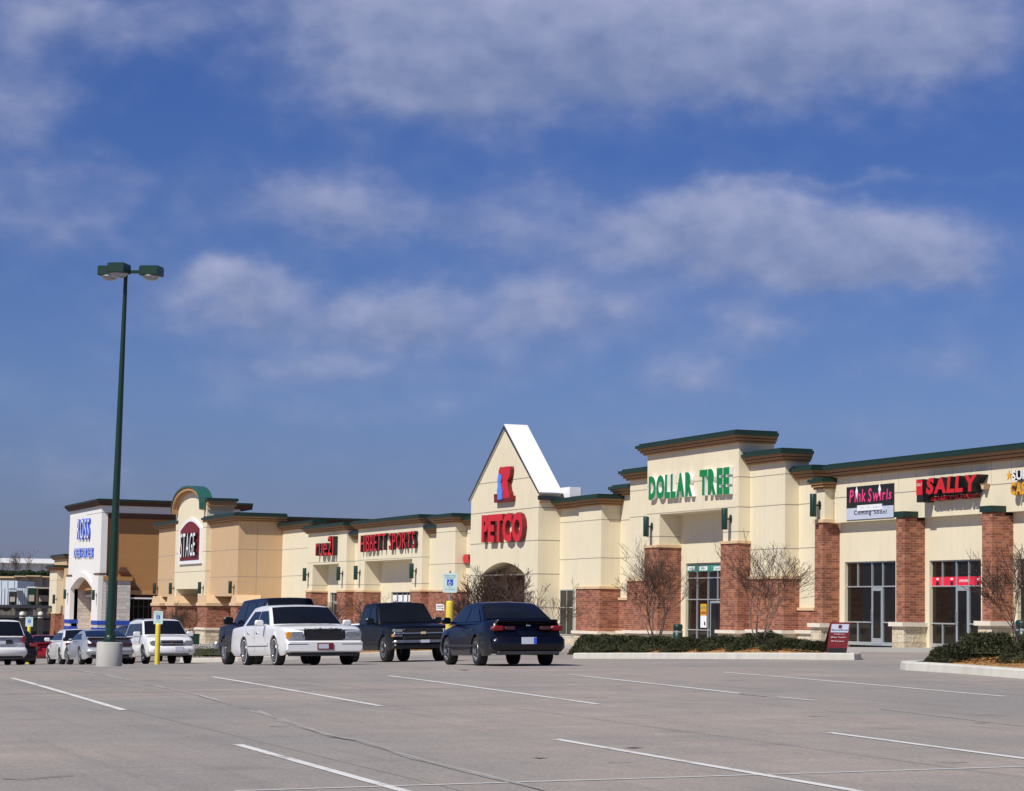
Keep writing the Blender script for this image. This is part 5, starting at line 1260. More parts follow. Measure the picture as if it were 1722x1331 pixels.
# 1. big white sedan, front towards the camera
k = Car('large white sedan with a black gap for a grille, front facing the camera', 'car', 5.5, 1.98, 1.50, 2.98, .345,
        [(-2.75, .86), (-2.6, .95), (-1.6, .98), (-1.0, .98), (.9, .98), (1.3, .97), (2.3, .93), (2.6, .90), (2.75, .86)], .97,
        [(1.28, .965), (.52, 1.44), (-.98, 1.44), (-1.62, .975)], 'paint_white', .24, fo=1.0, taper=.045, roofw=.76, boxy=True)
k.side_windows([-.12], .12, .34); k.wheels('multi', .66, 'rim', True); k.seam([.95, -.12, -1.05]); k.mirrors(.88, .96)
k.strip_side(1.2, -.75, .48, .56, 'paint_white', 'side_moulding', .006, th=.01); k.strip_side(1.2, -.75, .462, .48, 'plastic_dark', 'side_moulding', .006)
k.part('grille', [(2.66, 2.775, -.46, .46,   .565, .87, 'black', .02)]); k.part('grille_edge', [(2.72, 2.782, -.50, -.44, .70, .88, 'black', .02)]); k.part('grille_edge', [(2.72, 2.783, .42, .52, .62, .84, 'black', .02)]); k.part('torn_trim', [(2.72, 2.795, -.28 + i * .13, -.19 + i * .13, .855 + .012 * (i % 3), .885 + .01 * (i % 2), 'galv', .008) for i in range(5)])
k.pair('headlight', 2.64, 2.785, .53, .82, .655, .80, 'lens'); k.part('indicator_lamp', [(2.60, 2.775, -.935, -.82, .655, .80, 'lens_amber')]); k.part('indicator_lamp', [(2.60, 2.775, .82, .935, .655, .80, 'lens')])
k.part('bumper', [(2.55, 2.86, -.95, .95, .31, .585, 'paint_white', .045), (2.6, 2.867, -.92, -.42, .50, .512, 'plastic_dark', .003), (2.6, 2.867, .42, .92, .50, .512, 'plastic_dark', .003)]); k.part('lower_valance', [(2.5, 2.82, -.84, .84, .22, .305, 'plastic_dark', .02)])
k.part('licence_plate', [(2.86, 2.885, -.20, .20, .37, .53, 'deep_red', .006)]); k.part('plate_face', [(2.885, 2.89, -.17, .08, .395, .505, 'plate', .002)]); k.handles([.15, -.75], .80, 'chrome')
k.place(545, 57, -1)
# 2. dark blue sedan, rear towards the camera
k = Car('dark navy sedan with a boot-lid spoiler, rear towards the camera, beside the shrub island', 'car', 4.76, 1.76, 1.43, 2.62, .325,
        [(-2.38, .90), (-2.28, .985), (-1.75, 1.0), (-.9, .97), (.9, .93), (1.6, .86), (2.2, .76), (2.38, .62)], .95,
        [(1.38, .93), (.50, 1.37), (-.88, 1.37), (-1.72, .995)], 'paint_navy', .22, fo=.98, taper=.12, roofw=.70)
k.side_windows([-.22], .14, .30); k.wheels('seven', .68, 'rim'); k.seam([.98, -.22, -1.05]); k.mirrors(.80, .94)
k.pair('taillight', -2.44, -2.26, .52, .815, .755, .875, 'lens_red', .04); k.pair('taillight', -2.445, -2.34, .28, .52, .775, .86, 'lens_smoke', .02)
k.part('spoiler', [(-2.42, -2.22, -.70, .70, .94, 1.01, 'paint_navy', .03)])
k.part('bumper', [(-2.52, -2.2, -.84, .84, .30, .66, 'paint_navy', .09)]); k.part('lower_valance', [(-2.50, -2.3, -.70, .70, .24, .33, 'plastic_dark', .02)])
k.part('licence_plate', [(-2.545, -2.52, -.17, .17, .47, .62, 'plate', .006)]); k.part('plate_strip', [(-2.552, -2.545, -.165, -.10, .475, .615, 'blue_sign', .002)]); k.part('boot_badge', [(-2.47, -2.455, -.05, .05, .86, .89, 'chrome', .004)])
k.strip_side(1.5, -1.3, .42, .47, 'plastic_dark', 'side_moulding', .006); k.handles([.05, -.85], .80)
k.place(887, 52, 1, yaw=4.5)
# 3. navy pickup, front towards the camera
k = Car('navy pickup with a chrome bar across its grille, front facing the camera', 'pickup truck', 5.75, 1.98, 1.84, 3.65, .39,
        [(-2.88, 1.10), (-2.7, 1.14), (-.9, 1.16), (-.75, 1.16), (.95, 1.17), (1.4, 1.16), (2.4, 1.10), (2.75, 1.05), (2.88, .96)], 1.15,
        [(1.32, 1.15), (.72, 1.79), (-.62, 1.79), (-.78, 1.14)], 'paint_navy_truck', .36, fo=.96, taper=.06, roofw=.78, tyre=.25, boxy=True)
k.side_windows([.25], .12, .12); k.wheels('spoke', .64, 'rim'); k.seam([1.05, -.66], .42); k.mirrors(.98, 1.16, sz=(.12, .26, .20), out=.06, mt='paint_black')
k.part('bed_cover', [(-2.82, -.72, -.90, .90, 1.14, 1.215, 'white_sign', .03)])  # white stands in for light reflected along the bed top
k.part('grille', [(2.8, 2.905, -.62, .62, .70, 1.0, 'black', .02)]); k.part('grille_bar', [(2.84, 2.93, -.93, .93, .845, .885, 'chrome', .012), (2.92, 2.94, -.08, .08, .83, .90, 'cap_tan', .01)])
k.pair('headlight', 2.72, 2.89, .64, .93, .90, .99, 'lens'); k.pair('headlight', 2.72, 2.89, .64, .93, .76, .835, 'lens'); k.pair('indicator_lamp', 2.70, 2.885, .86, .95, .755, .84, 'lens_amber')
k.part('bumper', [(2.78, 3.02, -.96, .96, .56, .66, 'chrome', .04), (2.72, 2.98, -.94, .94, .40, .555, 'paint_black', .04)]); k.part('licence_plate', [(3.02, 3.03, -.12, .16, .57, .66, 'plate', .003)])
k.handles([.05], .98); k.place(712, 72, -1)
# 4. dark blue pickup / utility behind the white sedan, rear towards the camera
k = Car('dark blue tall utility vehicle standing behind the large white sedan, bonnet at its far left', 'utility vehicle', 5.5, 1.80, 1.87, 3.3, .40,
        [(-2.75, 1.10), (-2.6, 1.16), (.9, 1.17), (1.3, 1.16), (2.4, 1.12), (2.7, 1.05), (2.75, .95)], 1.15,
        [(.95, 1.15), (.40, 1.83), (-2.30, 1.83), (-2.62, 1.14)], 'paint_blue', .36, fo=.95, taper=.06, roofw=.72, tyre=.26, boxy=True)
k.side_windows([-.35, -1.35], .12, .22); k.wheels('spoke', .64, 'rim'); k.seam([.75, -.35, -1.35], .42); k.mirrors(.62, 1.15, sz=(.13, .28, .22), out=.08, mt='paint_black')
k.strip_side(2.5, -2.5, .55, .66, 'plastic_dark', 'side_moulding', .008); k.part('bumper', [(-2.9, -2.6, -.95, .95, .45, .66, 'plastic_dark', .03)]); k.pair('taillight', -2.80, -2.68, .78, .93, .80, 1.12, 'lens_red')
k.part('front_bumper', [(2.6, 2.9, -.97, .97, .46, .68, 'galv', .04)])
k.place(494, 66, 1)
# 5. white SUV, front towards the camera
k = Car('white SUV behind a yellow sign post, windscreen and headlights facing the camera', 'SUV', 4.69, 1.83, 1.72, 2.71, .355,
        [(-2.34, 1.0), (-2.2, 1.05), (1.0, 1.07), (1.3, 1.06), (1.95, .99), (2.2, .93), (2.34, .80)], 1.05,
        [(1.22, 1.05), (.42, 1.63), (-1.98, 1.63), (-2.26, 1.04)], 'paint_white', .26, fo=.93, taper=.12, roofw=.76)
k.side_windows([.02, -.95], .13, .16); k.wheels('spoke', .66, 'rim'); k.seam([.98, .02, -.95]); k.mirrors(.85, 1.02, sz=(.12, .26, .19), out=.04)
k.part('grille', [(2.24, 2.37, -.42, .42, .70, .87, 'black', .015)]); k.part('grille_bar', [(2.3, 2.39, -.42, .42, .735, .762, 'chrome', .008), (2.3, 2.39, -.42, .42, .80, .827, 'chrome', .008)]); k.part('emblem', [(2.38, 2.40, -.05, .05, .75, .81, 'deep_red', .01)])
k.pair('headlight', 2.16, 2.35, .48, .80, .70, .86, 'lens', .03); k.pair('fog_lamp', 2.30, 2.43, .58, .70, .46, .54, 'lens', .02)
k.part('bumper', [(2.1, 2.42, -.86, .86, .34, .66, 'paint_white', .08)]); k.part('air_intake', [(2.3, 2.425, -.62, .62, .335, .375, 'black', .006)]); k.part('licence_plate', [(2.42, 2.435, .10, .42, .48, .63, 'plate', .004)])
for sg in (-1, 1): k.part('roof_rail', [(-1.7, .25, sg * .62, sg * .66, 1.68, 1.73, 'plastic_dark', .01)])
k.handles([.2, -.75], .88); k.place(289, 88, -1)
# 6. silver sports coupe, rear towards the camera
k = Car('low silver coupe with a rear wing and dark tail lamps, behind the lamp post base', 'car', 4.9, 1.88, 1.30, 2.57, .325,
        [(-2.45, .86), (-2.3, .93), (-1.7, .96), (-.8, .92), (.6, .88), (1.4, .80), (2.2, .66), (2.45, .50)], .90,
        [(1.15, .88), (.22, 1.24), (-.55, 1.24), (-1.95, .95)], 'paint_silver', .20, fo=1.18, taper=.13, roofw=.66)
k.side_windows([-.62], .16, .65); k.wheels('spoke', .70, 'rim'); k.seam([.95, -.62]); k.mirrors(.72, .88, 'paint_black')
k.pair('taillight', -2.47, -2.34, .34, .82, .66, .78, 'lens_smoke', .02); k.part('rear_wing', [(-2.50, -2.15, -.84, .84, .965, 1.0, 'paint_silver', .015), (-2.47, -2.2, -.80, .80, .93, .965, 'black', .01)]); k.part('bumper', [(-2.55, -2.2, -.88, .88, .34, .62, 'paint_silver', .09)])
k.part('licence_plate', [(-2.56, -2.545, -.16, .16, .44, .58, 'plate', .004)]); k.part('lower_valance', [(-2.5, -2.3, -.7, .7, .22, .36, 'plastic_dark', .02)]); k.part('lamp_panel', [(-2.46, -2.4, -.34, .34, .67, .77, 'black', .01)])
k.place(185, 87, 1)
# 7. white coupe beyond it
k = Car('white two-door car parked beyond the silver coupe, rear towards the camera', 'car', 4.85, 1.82, 1.42, 2.7, .325,
        [(-2.42, .86), (-2.3, .96), (-1.7, .99), (-.8, .96), (.9, .93), (1.6, .84), (2.2, .72), (2.42, .58)], .95,
        [(1.3, .93), (.42, 1.37), (-.95, 1.37), (-1.75, .98)], 'paint_white', .22, fo=1.0, taper=.12, roofw=.70)
k.side_windows([-.45], .14, .30); k.wheels('spoke', .68, 'rim'); k.seam([.98, -.45]); k.mirrors(.80, .94)
k.pair('taillight', -2.44, -2.30, .45, .84, .72, .86, 'lens_red', .03); k.part('bumper', [(-2.52, -2.2, -.86, .86, .32, .62, 'paint_white', .09)]); k.part('licence_plate', [(-2.53, -2.52, -.16, .16, .46, .60, 'plate', .004)])
k.place(146, 94.5, 1)
# 8. red car far back
k = Car('red car far back between the white minivan and the white two-door car', 'car', 4.6, 1.75, 1.40, 2.65, .32,
        [(-2.3, .84), (-2.2, .94), (-1.6, .97), (-.8, .94), (.9, .91), (1.5, .82), (2.1, .70), (2.3, .56)], .93,
        [(1.28, .91), (.40, 1.35), (-.9, 1.35), (-1.66, .96)], 'paint_red', .22, taper=.12, roofw=.70)
k.side_windows([-.2], .14, .30); k.wheels('seven', .66, 'rim'); k.mirrors(.8, .92); k.pair('taillight', -2.32, -2.2, .45, .80, .70, .84, 'lens_red', .03); k.part('spoiler', [(-2.34, -2.1, -.7, .7, .98, 1.03, 'paint_red', .015)])
k.part('bumper', [(-2.40, -2.1, -.82, .82, .32, .60, 'paint_red', .08)]); k.part('licence_plate', [(-2.41, -2.40, -.16, .16, .44, .58, 'plate', .004)]); k.place(84, 114, 1)
# 9. white minivan, rear towards the camera
k = Car('white minivan cut by the left edge, rear window towards the camera', 'minivan', 5.1, 1.97, 1.76, 3.03, .345,
        [(-2.55, 1.02), (-2.45, 1.07), (1.2, 1.07), (1.5, 1.04), (2.2, .90), (2.55, .70)], 1.06,
        [(1.6, 1.04), (.6, 1.68), (-2.18, 1.68), (-2.52, 1.06)], 'paint_white', .24, fo=.98, taper=.08, roofw=.74)
k.side_windows([.2, -1.0], .14, .14); k.wheels('seven', .66, 'rim'); k.mirrors(1.1, 1.02)
k.pair('taillight', -2.60, -2.46, .80, .93, .84, 1.12, 'lens_red', .03); k.part('bumper', [(-2.68, -2.3, -.98, .98, .34, .68, 'paint_white', .09)]); k.part('plate_recess', [(-2.585, -2.54, -.42, .42, .80, .95, 'plastic_dark', .01)]); k.part('licence_plate', [(-2.60, -2.585, -.16, .16, .80, .93, 'plate', .004)])
k.part('chrome_strip', [(-2.61, -2.57, -.46, .46, .95, .99, 'chrome', .01)]); k.part('badge', [(-2.60, -2.58, -.05, .05, 1.03, 1.08, 'chrome', .01), (-2.60, -2.585, -.72, -.52, .84, .87, 'galv', .004)])
k.part('lower_valance', [(-2.62, -2.3, -.8, .8, .22, .35, 'plastic_dark', .02)]); k.place(2, 91, 1)
# 10, 11. two dark cars half hidden
k = Car('black car squeezed in just right of the white minivan, mostly hidden', 'car', 4.7, 1.80, 1.46, 2.7, .33,
        [(-2.35, .88), (-2.2, .98), (-1.5, 1.0), (.9, .95), (1.6, .86), (2.2, .74), (2.35, .60)], .97,
        [(1.3, .95), (.42, 1.41), (-1.1, 1.41), (-1.85, .99)], 'paint_black', .10, taper=.12, roofw=.72)
k.side_windows([-.2], .14, .3); k.wheels('seven', .66, 'rim'); k.mirrors(.8, .94); k.pair('taillight', -2.37, -2.25, .5, .82, .74, .9, 'lens_red', .03); k.part('bumper', [(-2.44, -2.1, -.84, .84, .32, .62, 'paint_black', .08)]); k.place(29, 99, 1)
k = Car('dark blue car mostly hidden behind the left side of the white SUV', 'car', 4.6, 1.82, 1.66, 2.65, .34,
        [(-2.3, .96), (-2.2, 1.02), (.9, 1.04), (1.5, .98), (2.1, .86), (2.3, .70)], 1.02,
        [(1.3, 1.0), (.45, 1.60), (-1.7, 1.60), (-2.2, 1.02)], 'paint_blue', .24, taper=.12, roofw=.74)
k.side_windows([.0, -.95], .14, .16); k.wheels('seven', .66, 'rim'); k.mirrors(.85, 1.0); k.pair('taillight', -2.33, -2.22, .68, .84, .8, 1.1, 'lens_red', .03); k.part('bumper', [(-2.40, -2.1, -.84, .84, .34, .64, 'paint_blue', .08)]); k.place(246, 105, 1)
# ------------------------------------------------------------------ plants
def bare_tree(base, h, spread, stems, label, group, seed, lean=(0, 0), depth=5, kind='crape_myrtle', cat='tree', r0=.035, tw=1.0, dens=3, gap0=.42):
    rnd = random.Random(seed); t_ = thing(kind, label, cat, group); tr, cr, sd = MB(), MB(), MB(); cnt = [0]
    def grow(p, d, L, r, lev):
        n = 3 if lev < 2 else 2; L *= 1 + .12 * (lev == 0); q = p; dd = d
        mb = tr if lev < 2 else cr
        for i in range(n):
            dd = (dd + Vector((rnd.gauss(0, .10), rnd.gauss(0, .10), rnd.gauss(.03, .05)))).normalized()
            e = q + dd * L / n; rm = .0060 * tw ** .8; ra = max(rm, r * (1 - .35 * i / n)); rb = max(rm * .8, r * (1 - .35 * (i + 1) / n))
            mb.tube(q, e, ra, rb, 'bark' if lev < 2 else 'twig', 6 if lev < 2 else 3, False); q = e; cnt[0] += 1
            if lev >= 1 and i < n - 1 and lev < depth and rnd.random() < .5:
                a = (dd + Vector((rnd.gauss(0, .6), rnd.gauss(0, .6), rnd.gauss(.1, .3)))).normalized(); grow(q, a, L * rnd.uniform(.5, .8), rb * .6, lev + 1)
        if lev < depth:
            for _ in range((dens if lev < 3 or tw > 1.5 and h > 3 else 2) if lev >= 1 else 2 + (rnd.random() < .6)):
                a = (dd + Vector((rnd.gauss(0, .42), rnd.gauss(0, .42), rnd.gauss(.08, .25)))).normalized(); grow(q, a, L * rnd.uniform(.55, .85), rb * .68, lev + 1)
        elif False:
            for _ in range(3):
                c = q + Vector((rnd.gauss(0, .03), rnd.gauss(0, .03), rnd.gauss(.02, .03))); s_ = .012 * tw
                sd.faces([c + Vector((s_, 0, 0)), c + Vector((-s_, s_, 0)), c + Vector((-s_, -s_, 0)), c + Vector((0, 0, s_ * 2.2))], [(0, 1, 3), (1, 2, 3), (2, 0, 3)], 'seed')
    for i in range(stems):
        a = 6.2832 * (i + rnd.random() * .6) / stems; o = Vector((math.cos(a), math.sin(a), 0))
        d = (o * spread * rnd.uniform(.35, 1.0) + Vector((lean[0], lean[1], 1))).normalized()
        grow(Vector(base) + o * rnd.uniform(.05, .14) + Vector((0, 0, -.05)), d, h * gap0 * rnd.uniform(.85, 1.15), r0 * rnd.uniform(.7, 1.1), 0)
    tr.build('trunk', t_); cr.build('crown', t_)
    if sd.f: sd.build('seed_heads', t_)
    at_base(t_, base)
    # settle the crown to the wanted height
    zs = [v[2] for v in cr.v]; k = h / (sorted(zs)[int(len(zs) * .998)] - base[2]); t_.scale = (k, k, k); return t_
def gb(px, py, dep): q = atD(px, py, dep); return (q.x, q.y, zg(q.x, q.y) + .12)
GT = 'bare crape myrtles in front of the shops'
def on_isl(px, off_):
    T_ = (px + 6 - 861) / 4000; c_ = 28.0 + off_
    for _ in range(6): s_ = c_ * (.937 - .347 * T_) / (.347 + .938 * T_); c_ = edge_c(s_) + off_
    return (c_, s_, zg(c_, s_) + .2)
bare_tree(on_isl(1100, 1.3), 3.2, .22, 6, 'bare multi-stemmed crape myrtle before the brick pier left of the tall storefront', GT, 5, (-.05, .05), 5, dens=3)
bare_tree(on_isl(1272, 1.3), 3.05, .24, 6, 'bare multi-stemmed crape myrtle on the island right of the tall storefront', GT, 11, (.08, -.04), 5, dens=3)
bare_tree((25.55, 40.2, zg(25.5, 40.2) + .2), 2.45, .26, 6, 'bare crape myrtle cut by the right edge of the photo', GT, 21, (-.12, .12), 5, dens=3)
bare_tree(gb(824, 1075, 88), 3.15, .46, 9, 'bare crape myrtle in front of the arched doorway, thickest of all', GT, 31, (-.05, .05), 5, r0=.04, tw=1.8, dens=3, gap0=.34)
bare_tree(gb(897, 1075, 84), 2.5, .42, 6, 'bare crape myrtle right of the arched doorway, above the navy sedan roof', GT, 33, (.1, -.1), 5, tw=1.8, dens=2)
bare_tree(gb(626, 1075, 98), 2.4, .40, 6, 'bare crape myrtle on the brick between the two small doorways', GT, 41, (0, 0), 5, tw=2, dens=2)
bare_tree(gb(548, 1080, 108), 2.4, .45, 6, 'bare crape myrtle before the small doorway under the short red lettering', GT, 43, (0, 0), 5, tw=2, dens=2)
bare_tree(gb(303, 1085, 128), 2.7, .40, 6, 'bare crape myrtle against the brick of the round-topped tower', GT, 47, (0, 0), 5, tw=2, dens=3)
bare_tree((atD(32, 985, 330).x, atD(32, 985, 330).y, atD(32, 985, 330).z), 5.0, .8, 5, 'bare spreading tree far off before the long pale warehouse', None, 51, (0, 0), 4, kind='bare_tree', r0=.16, tw=3, dens=3)

def juniper(c, s, rx, ry, h, label, seed, n=9000, z0=None):
    rnd = random.Random(seed); m = MB(); zb = zg(c, s) + .08 if z0 is None else z0; lumps = [(rnd.uniform(-.7, .7) * rx, rnd.uniform(-.7, .7) * ry, rnd.uniform(.35, .65), rnd.uniform(.7, 1.1)) for _ in range(9)]
    def hh(x, y):
        q = (x / rx) ** 2 + (y / ry) ** 2; b = max(0, 1 - q) ** .5 * .72; l = max([0] + [a[3] * max(0, 1 - (((x - a[0]) / (rx * a[2] * .75)) ** 2 + ((y - a[1]) / (ry * a[2] * .75)) ** 2)) ** .5 for a in lumps]) * .45
        return h * (b + l * (1 if q < 1.1 else 0))
    for _ in range(n):
        a = rnd.uniform(0, 6.2832); q = rnd.random() ** .5 * 1.04; x, y = rx * q * math.cos(a), ry * q * math.sin(a); H_ = hh(x, y)
        z = H_ * (1 - rnd.random() ** 2.2 * .85) + .02
        d = Vector((x / rx * .8 + rnd.gauss(0, .5), y / ry * .8 + rnd.gauss(0, .5), .55 + rnd.gauss(0, .35))).normalized()
        L = rnd.uniform(.03, .085); w_ = rnd.uniform(.006, .014); sd_ = d.cross(Vector((rnd.gauss(0, 1), rnd.gauss(0, 1), rnd.gauss(0, 1)))).normalized() * w_
        p = Vector((c + x, s + y, zb + z)); m.poly([p - d * L * .4 - sd_ * .6, p + sd_ * 1.3, p + d * L, p - sd_ * 1.3], 'juniper')
    # dark woody inside
    N1 = 10
    V = []; 
    for i in range(N1 + 1):
        for j in range(16):
            q = 1 - i / N1; x, y = rx * q * .93 * math.cos(j * .3927), ry * q * .93 * math.sin(j * .3927); V.append((c + x, s + y, zb + max(.0, hh(x, y) * .72)))
    m.faces(V, [(i * 16 + j, i * 16 + (j + 1) % 16, (i + 1) * 16 + (j + 1) % 16, (i + 1) * 16 + j) for i in range(N1) for j in range(16)], 'juniper')
    o = m.build('juniper_shrub', None, (c, s, zb)); tag(o, label, 'shrub', 'low junipers on the kerbed islands'); return o
lab = ['low dark juniper at the left tip of the island, beside the navy sedan', 'low dark juniper second from the left tip of the near island', 'low dark juniper under the bare tree left of the tall storefront',
       'low dark juniper in front of the round green litter bin', 'low dark juniper in front of the tall storefront door', 'low dark juniper under the bare tree right of the tall storefront',
       'low dark juniper between the right bare tree and the A-frame sign', 'low dark juniper beside the A-frame sign at the island tip']
for i, (px, off_, rx, ry, h) in enumerate([(1003, 1.3, .85, .95, .56), (1050, 1.25, .95, 1.15, .50), (1105, 1.3, .95, 1.2, .48), (1165, 1.3, .95, 1.15, .42), (1222, 1.5, .90, 1.1, .46), (1272, 1.5, .90, 1.0, .52), (1322, 1.35, .72, .95, .40), (1368, 1.15, .52, .75, .30)]):
    q = on_isl(px, off_); juniper(q[0], q[1], rx, ry, h, lab[i], 100 + i)
for i, (dc, ds, rx, ry, h, lb) in enumerate([(1.75, -1.2, .9, 1.0, .62, 'taller dark juniper at the near end of the right island, before the red window banner'), (.95, -1.0, .6, .7, .36, 'low dark juniper at the pointed left end of the right island'),
        (1.6, -3.2, .95, 1.1, .48, 'low dark juniper in the middle of the right island, before the brick pier'), (1.5, -5.4, .95, 1.2, .50, 'dark juniper on the right island, cut by the right edge'), (3.0, -2.6, .9, 1.1, .60, 'dark juniper on the shop side of the right island')]):
    juniper(ic[0] + dc, ic[1] + ds, rx, ry, h, lb, 200 + i)
q = onC(1298, 1072, 41.0); juniper(q.x, q.y, .22, .22, .55, 'small dark pointed shrub against the stone base between two bare stems', 301, 1500, zf(q.y))
for i, px in enumerate((345, 395, 440, 480)):
    q = atD(px, 1100, 103.5 - i * .4); juniper(q.x, q.y, 1.7, 1.4, .55, ['low green shrub on the far island, left of the blue utility vehicle', 'low green shrub on the far island, seen under the blue utility vehicle', 'low green shrub on the far island, behind the white sedan', 'low green shrub at the right end of the far island, behind the white sedan'][i], 400 + i, 1500)

# ------------------------------------------------------------------ far left: warehouse, hedge, sheds, yard
def wbox(m, pl, pr, pt, pb, d0, d1, mt):
    """box standing square to the view between two pixels at depth d0, d1 - d0 deep"""
    fw = Vector((_f.x, _f.y, 0)).normalized(); P = []
    for px in (pl, pr):
        a = atD(px, pb, d0); b = atD(px, pt, d0); P.append((a.x, a.y, a.z, b.z))
    (x0, y0, a0, b0), (x1, y1, a1, b1) = P; zb_, zt_ = min(a0, a1), max(b0, b1); dd = fw * (d1 - d0)
    V = [(x0, y0, zb_), (x1, y1, zb_), (x1 + dd.x, y1 + dd.y, zb_), (x0 + dd.x, y0 + dd.y, zb_)]; V += [(a, b, zt_) for a, b, _ in V]
    m.faces(V, [(3, 2, 1, 0), (4, 5, 6, 7), (0, 1, 5, 4), (1, 2, 6, 5), (2, 3, 7, 6), (3, 0, 4, 7)], mt); return V
wh = thing('warehouse', 'long pale flat-roofed warehouse on the skyline at the far left', 'warehouse')
m = MB(); V = wbox(m, -160, 106, 943, 1000, 420, 480, 'wh_grey'); m.build('wall', wh)
m = MB(); wbox(m, -162, 107, 940.5, 944, 419, 481, 'white_sign'); m.build('parapet', wh)
m = MB()
for px in range(-20, 100, 22): wbox(m, px, px + .5, 945, 1000, 419.7, 420.1, 'galv')
m.build('panel_joints', wh)
for i, px in enumerate((-30, 51)):
    m = MB(); wbox(m, px, px + 6, 938.5, 941, 440, 446, 'galv'); m.build('roof_unit', wh)
at_base(wh, V[0])
def far_bush(px, pt, pb, dep, rx, label, seed):
    rnd = random.Random(seed); m = MB(); a = atD(px, pb, dep); h = (pb - pt) * dep / FPX
    for _ in range(2600):
        u = Vector((rnd.gauss(0, 1), rnd.gauss(0, 1), rnd.gauss(0, 1))).normalized(); p = Vector((a.x + u.x * rx, a.y + u.y * rx, a.z + h * .5 + u.z * h * .5 * (1 + .15 * math.sin(u.x * 9 + seed)))); n_ = Vector((rnd.gauss(0, 1), rnd.gauss(0, 1), rnd.gauss(0, 1))).normalized(); b_ = n_.cross(u).normalized()
        s_ = rnd.uniform(.10, .28); m.poly([p + n_ * s_, p + b_ * s_ * .6, p - n_ * s_, p - b_ * s_ * .6], 'far_hedge')
    tag(m.build('evergreen_shrub', None, tuple(a)), label, 'shrub', 'dark evergreens below the far warehouse')
for i, (px, w_) in enumerate(((4, 1.1), (17, 1.0), (33, 1.0), (46, 1.0), (72, .9), (82, .8))):
    far_bush(px, 961 + (i % 3), 972, 300, w_, 'dark clipped evergreen below the far warehouse, ' + ['at the left edge', 'second from the left edge', 'left of the bare tree trunk', 'right of the bare tree trunk', 'just left of the tan shop', 'touching the tan shop'][i], 600 + i)
sh_ = thing('storage_shed', 'row of tan metal sheds with stepped roofs at the far left', 'shed')
for i, (a, b, t0) in enumerate(((-60, 24, 971), (24, 44, 970), (44, 68, 969.5), (68, 90, 971))):
    m = MB(); V = wbox(m, a, b, t0, 1062, 262 + i * .6, 275, 'shed_tan'); m.build('wall', sh_); m = MB(); wbox(m, a, b, t0 - 1.2, t0, 261.5 + i * .6, 276, 'cap_tan'); m.build('roof', sh_)
at_base(sh_, atD(10, 1062, 262))
def trailer(pl, pr, pt, pb, dep, label):
    t_ = thing('box_trailer', label, 'trailer', 'pale box trailers in the yard'); m = MB(); wbox(m, pl, pr, pt, pb, dep, dep + 9, 'trailer'); m.build('cargo_box', t_)
    m = MB()
    for k in range(5): px = pl + (pr - pl) * (k + .5) / 5; wbox(m, px - .12, px + .12, pt, pb, dep - .06, dep, 'galv')
    m.build('side_ribs', t_); m = MB(); wbox(m, pl, pr, pb, pb + 1.2, dep, dep + 9, 'black'); m.build('underframe', t_)
    for fx in (.2, .8):
        m = MB(); a = atD(pl + (pr - pl) * fx, pb + 3, dep + .5); m.tube(a, a + Vector((_f.x, _f.y, 0)).normalized() * .6, .5, .5, 'rubber', 12); m.build('wheel', t_)
    at_base(t_, atD((pl + pr) / 2, pb + 5, dep))
trailer(-26, 29, 977, 990, 250, 'long pale trailer roof, highest in the yard at the left edge')
trailer(-12, 15, 989, 1017, 232, 'pale box trailer at the left edge above the white minivan')
trailer(28, 46, 990, 1017, 230, 'pale box trailer between the two dark stalls above the parking sign')
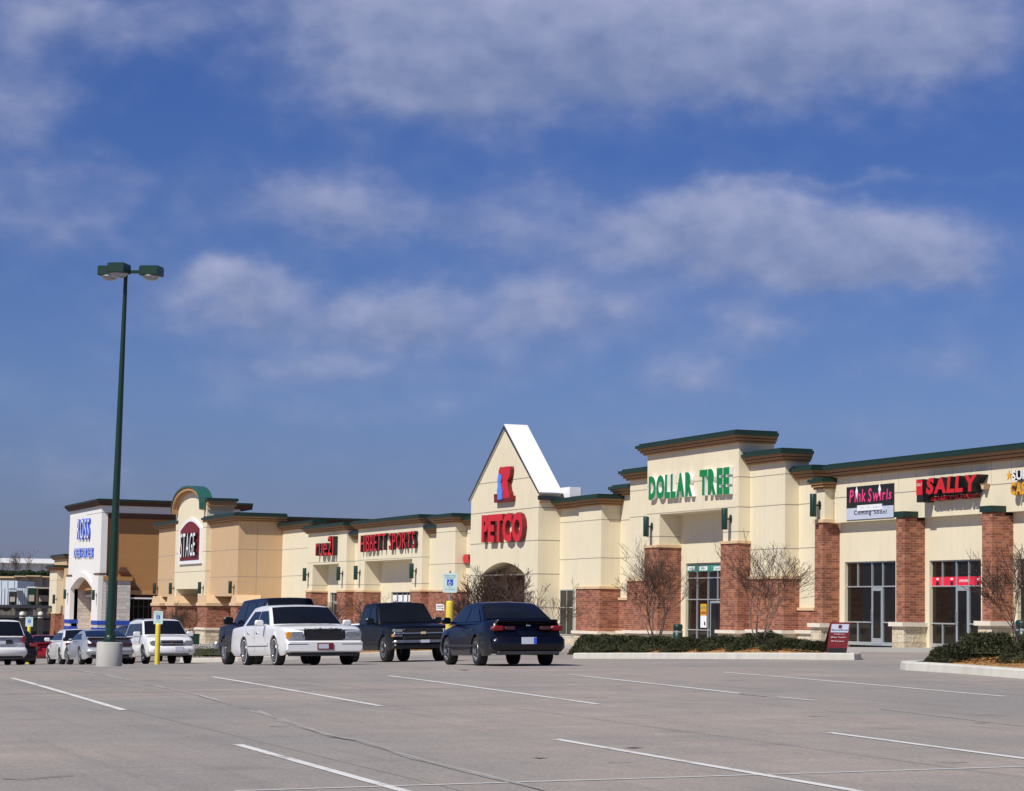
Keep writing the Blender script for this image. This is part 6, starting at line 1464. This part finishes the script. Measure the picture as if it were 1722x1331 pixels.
def kiosk(pl, pr, pt, pb, dep, top, mid, label):
    t_ = thing('yard_stall', label, 'stall', 'dark covered stalls in the yard'); m = MB(); wbox(m, pl - .8, pr + .8, pt - 2, pt, dep - .6, dep + 5, top); m.build('roof', t_)
    for px in (pl, pr - .8): m = MB(); wbox(m, px, px + .8, pt, pb, dep - .3, dep, 'alu_dark'); m.build('post', t_)
    m = MB(); wbox(m, pl, pr, pt, pb, dep + 3, dep + 3.4, mid); m.build('back_wall', t_); m = MB(); wbox(m, pl + (pr - pl) * .15, pr - (pr - pl) * .2, pt + (pb - pt) * .4, pt + (pb - pt) * .75, dep + 2.7, dep + 3, 'shed_tan'); m.build('goods_rack', t_)
    at_base(t_, atD((pl + pr) / 2, pb, dep))
kiosk(14.5, 27, 995, 1018, 228, 'banner_grey', 'dark_in', 'small dark stall with a rounded grey top between two pale trailers')
kiosk(46, 60, 989, 1019, 226, 'wh_grey', 'pole_green', 'green-backed stall with a white top strip, right of the trailers')
kiosk(62, 85, 990, 1019, 226, 'shed_tan', 'dark_in', 'widest dark stall with a tan roof, beside the tan shop')
fn = thing('yard_fence', 'dark slatted yard fence behind the parked cars at the far left', 'fence')
m = MB(); wbox(m, -60, 86, 1019, 1021, 222, 222.2, 'alu_dark'); wbox(m, -60, 86, 1036, 1037, 222, 222.2, 'alu_dark')
for i in range(70): px = -60 + i * 2.1; wbox(m, px, px + 1.0, 1021, 1062, 222.02, 222.15, 'plastic_dark')
m.build('fence_panel', fn)
m = MB(); wbox(m, -60, 86, 1040, 1075, 222.6, 222.8, 'dark_in'); m.build('screen', fn); at_base(fn, atD(20, 1070, 222))
for i, px in enumerate((37, 68)):
    m = MB(); a = atD(px, 1033, 219); r = 4.2 * 219 / FPX; m.lathe([(r, -.35), (r, .1), (r * .9, r * .55), (r * .55, r * .9), (0, r * 1.05)], 'wh_grey', 14, tuple(a)); m.lathe([(r + .02, -.25), (r + .02, -.1)], 'alu_dark', 14, tuple(a))
    m.box(a.x - r, a.x + r, a.y - r, a.y + r, zg(a.x, a.y), a.z - .351, 'plastic_dark')
    tag(m.build('storage_tank', None, (a.x, a.y, zg(a.x, a.y))), ['pale dome-topped tank in the yard, above the parking sign', 'pale dome-topped tank in the yard, beside the tan shop'][i], 'tank', 'dome-topped tanks in the yard')
